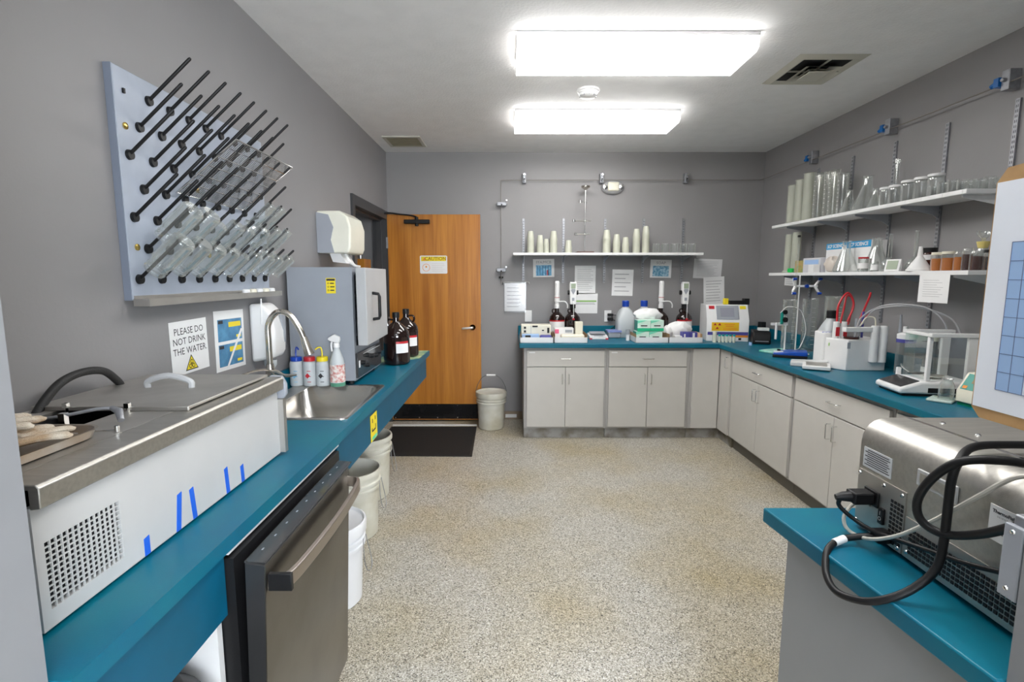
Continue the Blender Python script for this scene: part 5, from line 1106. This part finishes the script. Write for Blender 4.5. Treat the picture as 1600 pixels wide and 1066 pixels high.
b.build('red_tubing', M_RED, t)
B().tube([(2.26, 3.33, zc+.22), (2.28, 3.32, zc+.34), (2.36, 3.22, zc+.43), (2.44, 3.02, zc+.43), (2.46, 2.9, zc+.36), (2.46, 2.86, zc+.28)], .005).tube([(2.29, 3.32, zc+.30), (2.33, 3.26, zc+.40), (2.42, 3.1, zc+.43), (2.49, 2.9, zc+.38), (2.50, 2.80, zc+.26)], .005).build('clear_tubing', mat('grey clear tubing', (.5, .5, .52), .2, alpha=.8), t)
B().tube([(2.28, 3.32, zc+.29), (2.30, 3.30, zc+.345), (2.34, 3.28, zc+.345), (2.345, 3.27, zc+.29)], .004).build('cream_tube', M_CREAM, t)
b = B()
for x in (2.27, 2.295): b.cyl((x, 3.35, zc+.20), (x, 3.35, zc+.335), .006, n=10)
b.build('electrodes', M_GREYPL, t)
B().cyl((2.315, 3.35, zc+.21), (2.315, 3.35, zc+.38), .007, n=10).build('violet_electrode', M_PURP, t)
# waste bottle with blue ring behind titrator
t = thing('solvent_bottle', 'clear bottle with white top and dark blue ring right of the titrator', 'bottle', (2.47, 3.28, zc))
o = (2.48, 3.18, zc)
B().lathe([(0, 0), (.048, 0), (.05, .006), (.05, .20), (.05, .21)], o, 24).build('bottle_body', M_GLASSM, t)
B().lathe([(.052, .20), (.052, .222), (0, .222)], o, 24).build('blue_ring', M_PURP, t)
B().lathe([(.05, .222), (.05, .25), (.03, .262), (0, .262)], o, 24).cyl((2.46, 3.17, zc+.26), (2.46, 3.17, zc+.30), .012).cyl((2.50, 3.17, zc+.26), (2.50, 3.17, zc+.285), .014).build('white_top', M_WPL, t)
B().cyl((2.45, 3.2, zc+.26), (2.455, 3.21, zc+.37), .009, .006, n=10).build('pipette_valve', M_GREYPL, t)
for i, (x, y) in enumerate(((2.44, 2.92), (2.49, 2.78))):
    t = thing('wash_flask', 'grey tinted bottle with stopper and tubing behind the balance, %s one' % ('left', 'right')[i], 'bottle', (x, y, zc))
    B().lathe([(0, 0), (.045, 0), (.048, .006), (.048, .13), (.03, .18), (.018, .20), (.018, .24)], (x, y, zc), 22).build('bottle_body', mat('smoked glass', (.10, .11, .12), .08, alpha=.75), t)
    B().lathe([(.017, .235), (.022, .29), (0, .29)], (x, y, zc), 16).build('stopper', M_CREAM, t)
    B().box(x-.049, x-.048, y-.02, y+.02, zc+.06, zc+.09).build('paper_label', M_PAPER, t)
# small tilted balance (portable) near the front edge
t = thing('portable_scale', 'small grey white portable scale with square steel pan', 'scale', (2.05, 3.5, zc))
QM = Matrix.Translation((2.04, 3.47, zc)) @ Matrix.Rotation(R(-30), 4, 'Z')
B().prism([(-.10, 0), (-.10, .03), (.02, .035), (.12, .05), (.13, 0)], 'y', -.07, .07).build('case', mat('pale grey plastic', (.62, .63, .63), .35), t, .006, M=QM)
QN = Matrix.Translation((2.02, 3.34, zc+.012)) @ Matrix.Rotation(R(-30), 4, 'Z') @ Matrix.Rotation(R(4), 4, 'X')
B().box(-.075, .085, -.075, .06, .0, .022).build('pan_base', M_WPL, t, .004, M=QN)
B().box(-.055, .065, -.05, .045, .022, .026).build('pan', M_STEELX, t, M=QN)
# analytical balance
t = thing('analytical_balance', 'white analytical balance with glass draft shield on the right worktop', 'balance', (2.25, 2.72, zc))
BMt = Matrix.Translation((2.03, 2.80, zc)) @ Matrix.Rotation(R(-8), 4, 'Z')
def bal(b, nm, m, bev=0, seg=2): return b.build(nm, m, t, bev, seg, M=BMt)
# local: x into the wall (depth), y negative toward camera (width .22)
bal(B().prism([(.0, .012), (.0, .04), (.10, .075), (.40, .08), (.40, .012)], 'y', -.23, .0), 'base', M_WPL, .012, 3)
bal(B().box(.02, .39, -.22, -.01, 0, .014), 'dark_underside', M_BLACK)
bal(B().hexa([(.012, -.21, .0445), (.10, -.21, .0755), (.10, -.02, .0755), (.012, -.02, .0445), (.010, -.21, .0475), (.098, -.21, .0785), (.098, -.02, .0785), (.010, -.02, .0475)]), 'display_panel', M_SCREEN)
bal(B().box(.13, .36, -.2305, -.2302, .02, .045), 'dark_side_panel', M_BLACK)
bal(B().lathe([(0, .086), (.042, .086), (.045, .09), (.045, .094), (0, .094)], (.22, -.115, 0), 24), 'weighing_pan', M_STEEL)
for x, y in ((.125, -.215), (.30, -.225)): bal(B().box(x, x+(.018 if x < .2 else .05), y, y+.02, .078, .315), 'post', M_WPL, .002)
bal(B().box(.30, .35, -.03, -.01, .078, .315), 'post', M_WPL, .002)
bal(B().box(.10, .12, -.02, .0, .06, .115), 'front_foot', M_WPL, .004)
bal(B().box(.12, .36, -.235, -.205, .305, .325), 'top_rail', M_WPL, .003)
bal(B().box(.12, .36, -.03, .0, .305, .325), 'top_rail', M_WPL, .003)
bal(B().box(.12, .15, -.205, -.03, .305, .32), 'top_rail', M_WPL, .003)
bal(B().box(.127, .129, -.195, -.012, .08, .305), 'front_pane', M_PANE)
bal(B().box(.145, .42, -.222, -.220, .08, .30), 'side_pane', M_PANE); bal(B().box(.145, .42, -.014, -.012, .08, .30), 'side_pane', M_PANE)
bal(B().box(.34, .36, -.2, -.03, .08, .31), 'back_column', mat('smoky back wall', (.12, .13, .15), .2))
# keypad, beaker, moisture analyser
t = thing('remote_keypad', 'thin pale green keypad lying in front of the balance', 'keypad', (2.12, 2.49, zc))
KM = Matrix.Translation((2.13, 2.47, zc)) @ Matrix.Rotation(R(-52), 4, 'Z')
B().box(-.05, .05, -.06, .06, 0, .012).build('case', mat('pale mint plastic', (.5, .6, .55), .4), t, .004, M=KM)
B().box(-.035, .035, .02, .045, .012, .013).build('display', M_LCD, t, M=KM)
glass_thing('glass_beaker', [(0, 0), (.030, 0), (.034, .005), (.034, .085), (.028, .10), (.022, .115), (.026, .122)], 'clear glass jar standing in front of the green moisture analyser', 'jar', (2.135, 2.455, zc), None, .93)
t = thing('moisture_analyser', 'cream instrument with green keypad face half hidden by the clipboard', 'analyser', (2.33, 2.28, zc))
GM = Matrix.Translation((2.14, 2.41, zc)) @ Matrix.Rotation(R(-83), 4, 'Z')
def ga(b, nm, m, bev=0): return b.build(nm, m, t, bev, M=GM)
ga(B().prism([(0, .015), (0, .07), (.055, .155), (.28, .155), (.28, .015)], 'x', -.0, .24), 'case', M_CREAM, .006)
ga(B().box(.005, .235, .01, .27, 0, .016), 'green_base', mat('dark green base', (.0, .2, .1), .4))
def gq(u0, u1, w0, w1, d): 
    P = lambda u, w, e: (u, .055*w-e*.84, .07+.085*w+e*.54)
    return B().hexa([P(u0, w0, 0), P(u1, w0, 0), P(u1, w1, 0), P(u0, w1, 0), P(u0, w0, d), P(u1, w0, d), P(u1, w1, d), P(u0, w1, d)])
ga(gq(.015, .225, .1, .92, .002), 'green_face', M_TGREEN); ga(gq(.05, .15, .45, .82, .003), 'lcd', mat('amber lcd', (.15, .12, .02), .3)); ga(gq(.022, .042, .15, .3, .003), 'orange_key', M_ORANGE)
item('red_cap_bottle', 'small pot with bright red cap beside the moisture analyser', 'pot', B().lathe([(0, 0), (.02, 0), (.02, .05), (0, .05)], (2.25, 2.48, zc), 14), M_WPL, 0, [('red_cap', B().lathe([(.021, .05), (.012, .085), (0, .087)], (2.25, 2.48, zc), 14), M_RED)])
item('power_adapter', 'small black power adapter with cords at the back of the worktop', 'adapter', B().box(2.43, 2.50, 3.04, 3.09, zc, zc+.03), M_BLACK, .004, [('cord', B().tube([(2.46, 3.08, zc+.015), (2.44, 3.14, zc+.05), (2.48, 3.2, zc+.06), (2.52, 3.22, zc+.02)], .003), M_WPL)])

# ---------------------------------------------------------------- stainless instrument on the peninsula
t = thing('steel_instrument', 'stainless benchtop instrument with vented rear panel on the near peninsula', 'instrument', (1.1, 1.0, ZC))
ix0, ix1, iy0, iy1, iz0, iz1 = .85, 1.36, .765, 1.20, .915, 1.178
rr_ = .055
prof = [(ix0, iz0), (ix0, iz1-rr_)]+[(ix0+rr_-rr_*math.cos(R(a)), iz1-rr_+rr_*math.sin(R(a))) for a in (15, 30, 45, 60, 75, 90)]+[(ix1-.02, iz1), (ix1, iz1-.02), (ix1, iz0)]
B().prism(prof, 'y', iy0, iy1).build('case', M_STEEL, t, .002)
b = B()
for x in (ix0+.04, ix1-.04):
    for y in (iy0+.04, iy1-.04): b.cyl((x, y, ZC), (x, y, iz0), .016)
b.build('foot', M_RUBBER, t)
B().box(ix0+.10, ix0+.11, iy0+.002, iy1-.002, iz1, iz1+.0012).build('top_seam', M_CHROME, t)
B().box(ix0-.003, ix0, 1.045, iy1-.006, iz0+.002, 1.055).build('inlet_plate', M_STEELX, t)
B().box(ix0-.0025, ix0, .77, 1.04, iz0+.002, 1.005).build('vent_plate', M_STEELX, t)
def ventgrid(y0, y1, z0, z1, st_=.0098):
    b = B(); ny = int((y1-y0)/st_); nz = int((z1-z0)/st_)
    for i in range(ny):
        for j in range(nz): b.box(ix0-.0042, ix0-.003, y0+i*st_, y0+i*st_+.0066, z0+j*st_, z0+j*st_+.0066)
    o = b.build('vent_holes', M_PITCH, t); o['kind'] = 'stuff'
ventgrid(1.048, 1.092, .93, 1.03); ventgrid(.775, 1.036, .93, .998)
b = B()
for y, z in ((1.19, 1.045), (1.11, 1.045), (1.055, 1.045), (1.19, .925), (1.03, .93), (1.055, .925)): b.lathe([(.005, 0), (.004, .002), (0, .003)], (0, 0, 0), 10, Matrix.Rotation(R(-90), 3, 'Y')); n0 = len(b.v); b.v[n0-30:] = [(p[0]+ix0-.003, p[1]+y, p[2]+z) for p in b.v[n0-30:]]
for x, y in ((1.0, 1.15), (1.0, 1.06), (1.15, .95), (1.18, 1.12)): b.lathe([(.006, iz1), (.004, iz1+.003), (0, iz1+.003)], (x, y, 0), 10)
b.build('screws', M_CHROME, t)
inl = B().box(ix0-.008, ix0-.002, 1.118, 1.165, .985, 1.022).build('power_inlet', M_BLACK, t, .002)
B().box(ix0-.009, ix0-.002, 1.098, 1.114, .955, .992).build('rocker_switch', M_BLACK, t, .002)
text('I\nO', .013, M_WPL, t, (ix0-.0095-t.location.x, 1.106-t.location.y, .974-t.location.z), 'switch_marks', M=frame('right'))
B().box(ix0-.006, ix0-.002, 1.065, 1.10, .925, .95).build('lower_inlet', M_BLACK, t, .002)
B().box(ix0-.0012, ix0, 1.095, 1.185, 1.065, 1.112).build('rating_label', mat('silver label', (.62, .64, .66), .4), t)
b = B()
for i in range(8): b.box(ix0-.0016, ix0-.0012, 1.10+(i % 3)*.004, 1.18-(i % 2)*.008, 1.071+i*.005, 1.0728+i*.005)
b.build('label_print', M_INK, t)
vb = B().box(ix0-.004, ix0, .925, 1.022, 1.085, 1.120).build('window_frame', M_OVEND, t, .003)
B().box(ix0-.0045, ix0-.004, .933, 1.014, 1.092, 1.113).build('window', M_STEEL, vb)
B().box(ix0-.0012, ix0, .80, .861, 1.055, 1.118).build('maker_label', M_PAPER, t)
text('ThermoFisher', .0085, M_INK, t, (ix0-.0018-t.location.x, .831-t.location.y, 1.108-t.location.z), M=frame('right'), bold=.0003)
text('S C I E N T I F I C', .004, M_INK, t, (ix0-.0018-t.location.x, .831-t.location.y, 1.100-t.location.z), M=frame('right'))
b = B()
for i in range(11): b.box(ix0-.0018, ix0-.0012, .815+i*.0026, .815+i*.0026+(.0008, .0016)[i % 2], 1.070, 1.082)
b.build('barcode', M_INK, t)
# cords
inst = t
def cord(loc):
    o = bpy.data.objects.new('power_cord', None); COL.objects.link(o); o.parent = inst; o.location = Vector(loc)-inst.location; return o
t = cord((.8, 1.15, .98))
B().prism([(1.125, .99), (1.160, .99), (1.160, 1.018), (1.125, 1.018)], 'x', .795, ix0-.008).build('plug', M_BLACK, t, .004)
B().sweep([(.80, 1.143, 1.004), (.78, 1.146, 1.003), (.765, 1.148, 1.0)], [.013, .011, .007], 12).build('strain_relief', M_BLACK, t)
B().tube([(.775, 1.147, .998), (.782, 1.158, .975), (.80, 1.135, .955), (.815, 1.085, .948), (.825, .998, .966), (.83, .886, .993), (.835, .83, 1.01), (.838, .775, 1.03)], .005, 10).build('cable', M_BLACK, t)
t = cord((.75, 1.05, .95))
B().box(.815, ix0-.006, 1.068, 1.098, .925, .952).build('plug', M_BLACK, t, .004)
B().tube([(.83, 1.085, .938), (.80, 1.10, .928), (.765, 1.105, .920), (.735, 1.095, .915), (.705, 1.072, .905), (.68, 1.03, .88), (.675, .985, .868), (.690, .935, .882), (.715, .905, .905), (.755, .893, .935), (.79, .89, .975), (.80, .891, 1.025), (.80, .89, 1.087), (.80, .889, 1.149), (.82, .90, 1.181), (.87, .93, 1.196), (.95, .945, 1.196), (1.1, .945, 1.192), (1.25, .92, 1.19)], .0075, 10).build('cable', M_BLACK, t)
B().tube([(.765, 1.105, .920), (.75, 1.101, .917), (.735, 1.095, .915)], .0085, 10, 3).build('barcode_sleeve', M_PAPER, t)
tag(B().tube([(1.2, .82, 1.19), (1.0, .825, 1.192), (.90, .835, 1.196), (.845, .85, 1.20), (.80, .876, 1.188), (.78, .905, 1.147), (.775, .928, 1.094), (.78, .922, 1.056), (.80, .893, 1.043), (.81, .835, 1.073), (.80, .764, 1.125), (.79, .74, 1.14)], .0078, 10).build('black_cable', M_BLACK), 'second black cable looping over the top of the steel instrument', 'cable')
tag(B().tube([(ix0-.004, 1.145, .982), (.825, 1.165, .978), (.80, 1.164, .945), (.80, 1.147, .920), (.80, 1.082, .932), (.81, 1.015, .974), (.82, .945, 1.041), (.825, .865, 1.126), (.84, .82, 1.18), (.87, .80, 1.19), (.95, .79, 1.186)], .0042, 8).build('white_cable', mat('ivory cable', (.62, .6, .54), .4)), 'thin ivory data cable crossing the rear of the steel instrument', 'cable')
t = thing('wall_bracket', 'galvanised metal bracket on the right jamb before the steel instrument', 'bracket', (.78, .74, .99))
B().box(.762, .80, FY+.001, FY+.03, 1.035, 1.16).build('plate', M_ZINC, t, .003)
B().box(.753, .762, FY+.004, FY+.034, 1.03, 1.145).build('white_cover', M_GREYPL, t, .002)
b = B()
for z in (1.045, 1.135): b.lathe([(.004, 0), (.003, .002), (0, .0025)], (0, 0, 0), 10, Matrix.Rotation(R(-90), 3, 'Y')); n0 = len(b.v); b.v[n0-30:] = [(p[0]+.753, p[1]+FY+.02, p[2]+z) for p in b.v[n0-30:]]
b.build('bracket_screws', M_CHROME, t)

# ---------------------------------------------------------------- clipboard on the right jamb
t = thing('clipboard', 'tan hardboard clipboard hanging on the right jamb with a charted sheet', 'clipboard', (.745, .70, 1.48))
cx = .738
pr = [(.55, 1.295), (.785, 1.295), (.80, 1.31), (.80, 1.655), (.785, 1.675), (.55, 1.69)]
B().prism(pr, 'x', cx, cx+.004).build('board', M_HARD, t)
B().box(cx-.0015, cx, .56, .797, 1.312, 1.655).build('sheet', mat('bluish white sheet', (.86, .89, .96), .6), t)
B().box(cx-.012, cx, .60, .70, 1.66, 1.70).build('clip', M_CHROME, t, .003)
b1, b2, b3 = B(), B(), B(); gy1, gz0, gw, gh = .762, 1.345, .0135, .0275
b1.box(cx-.0019, cx-.0015, gy1-2*gw*1.5, gy1, gz0, gz0+gh*8)
b3.box(cx-.0019, cx-.0015, gy1-4*gw*1.5, gy1-3*gw*1.5, gz0, gz0+gh*8)
for i in range(9): b2.box(cx-.0022, cx-.0019, .60, gy1, gz0+i*gh-.0004, gz0+i*gh+.0004)
for i in range(8): b2.box(cx-.0022, cx-.0019, gy1-i*gw*1.5-.0004, gy1-i*gw*1.5+.0004, gz0, gz0+gh*8)
b1.build('blue_columns', M_LBLUE, t); b3.build('grey_column', mat('grey column', (.5, .52, .55), .6), t); b2.build('table_lines', mat('table ink', (.12, .15, .3), .6), t)
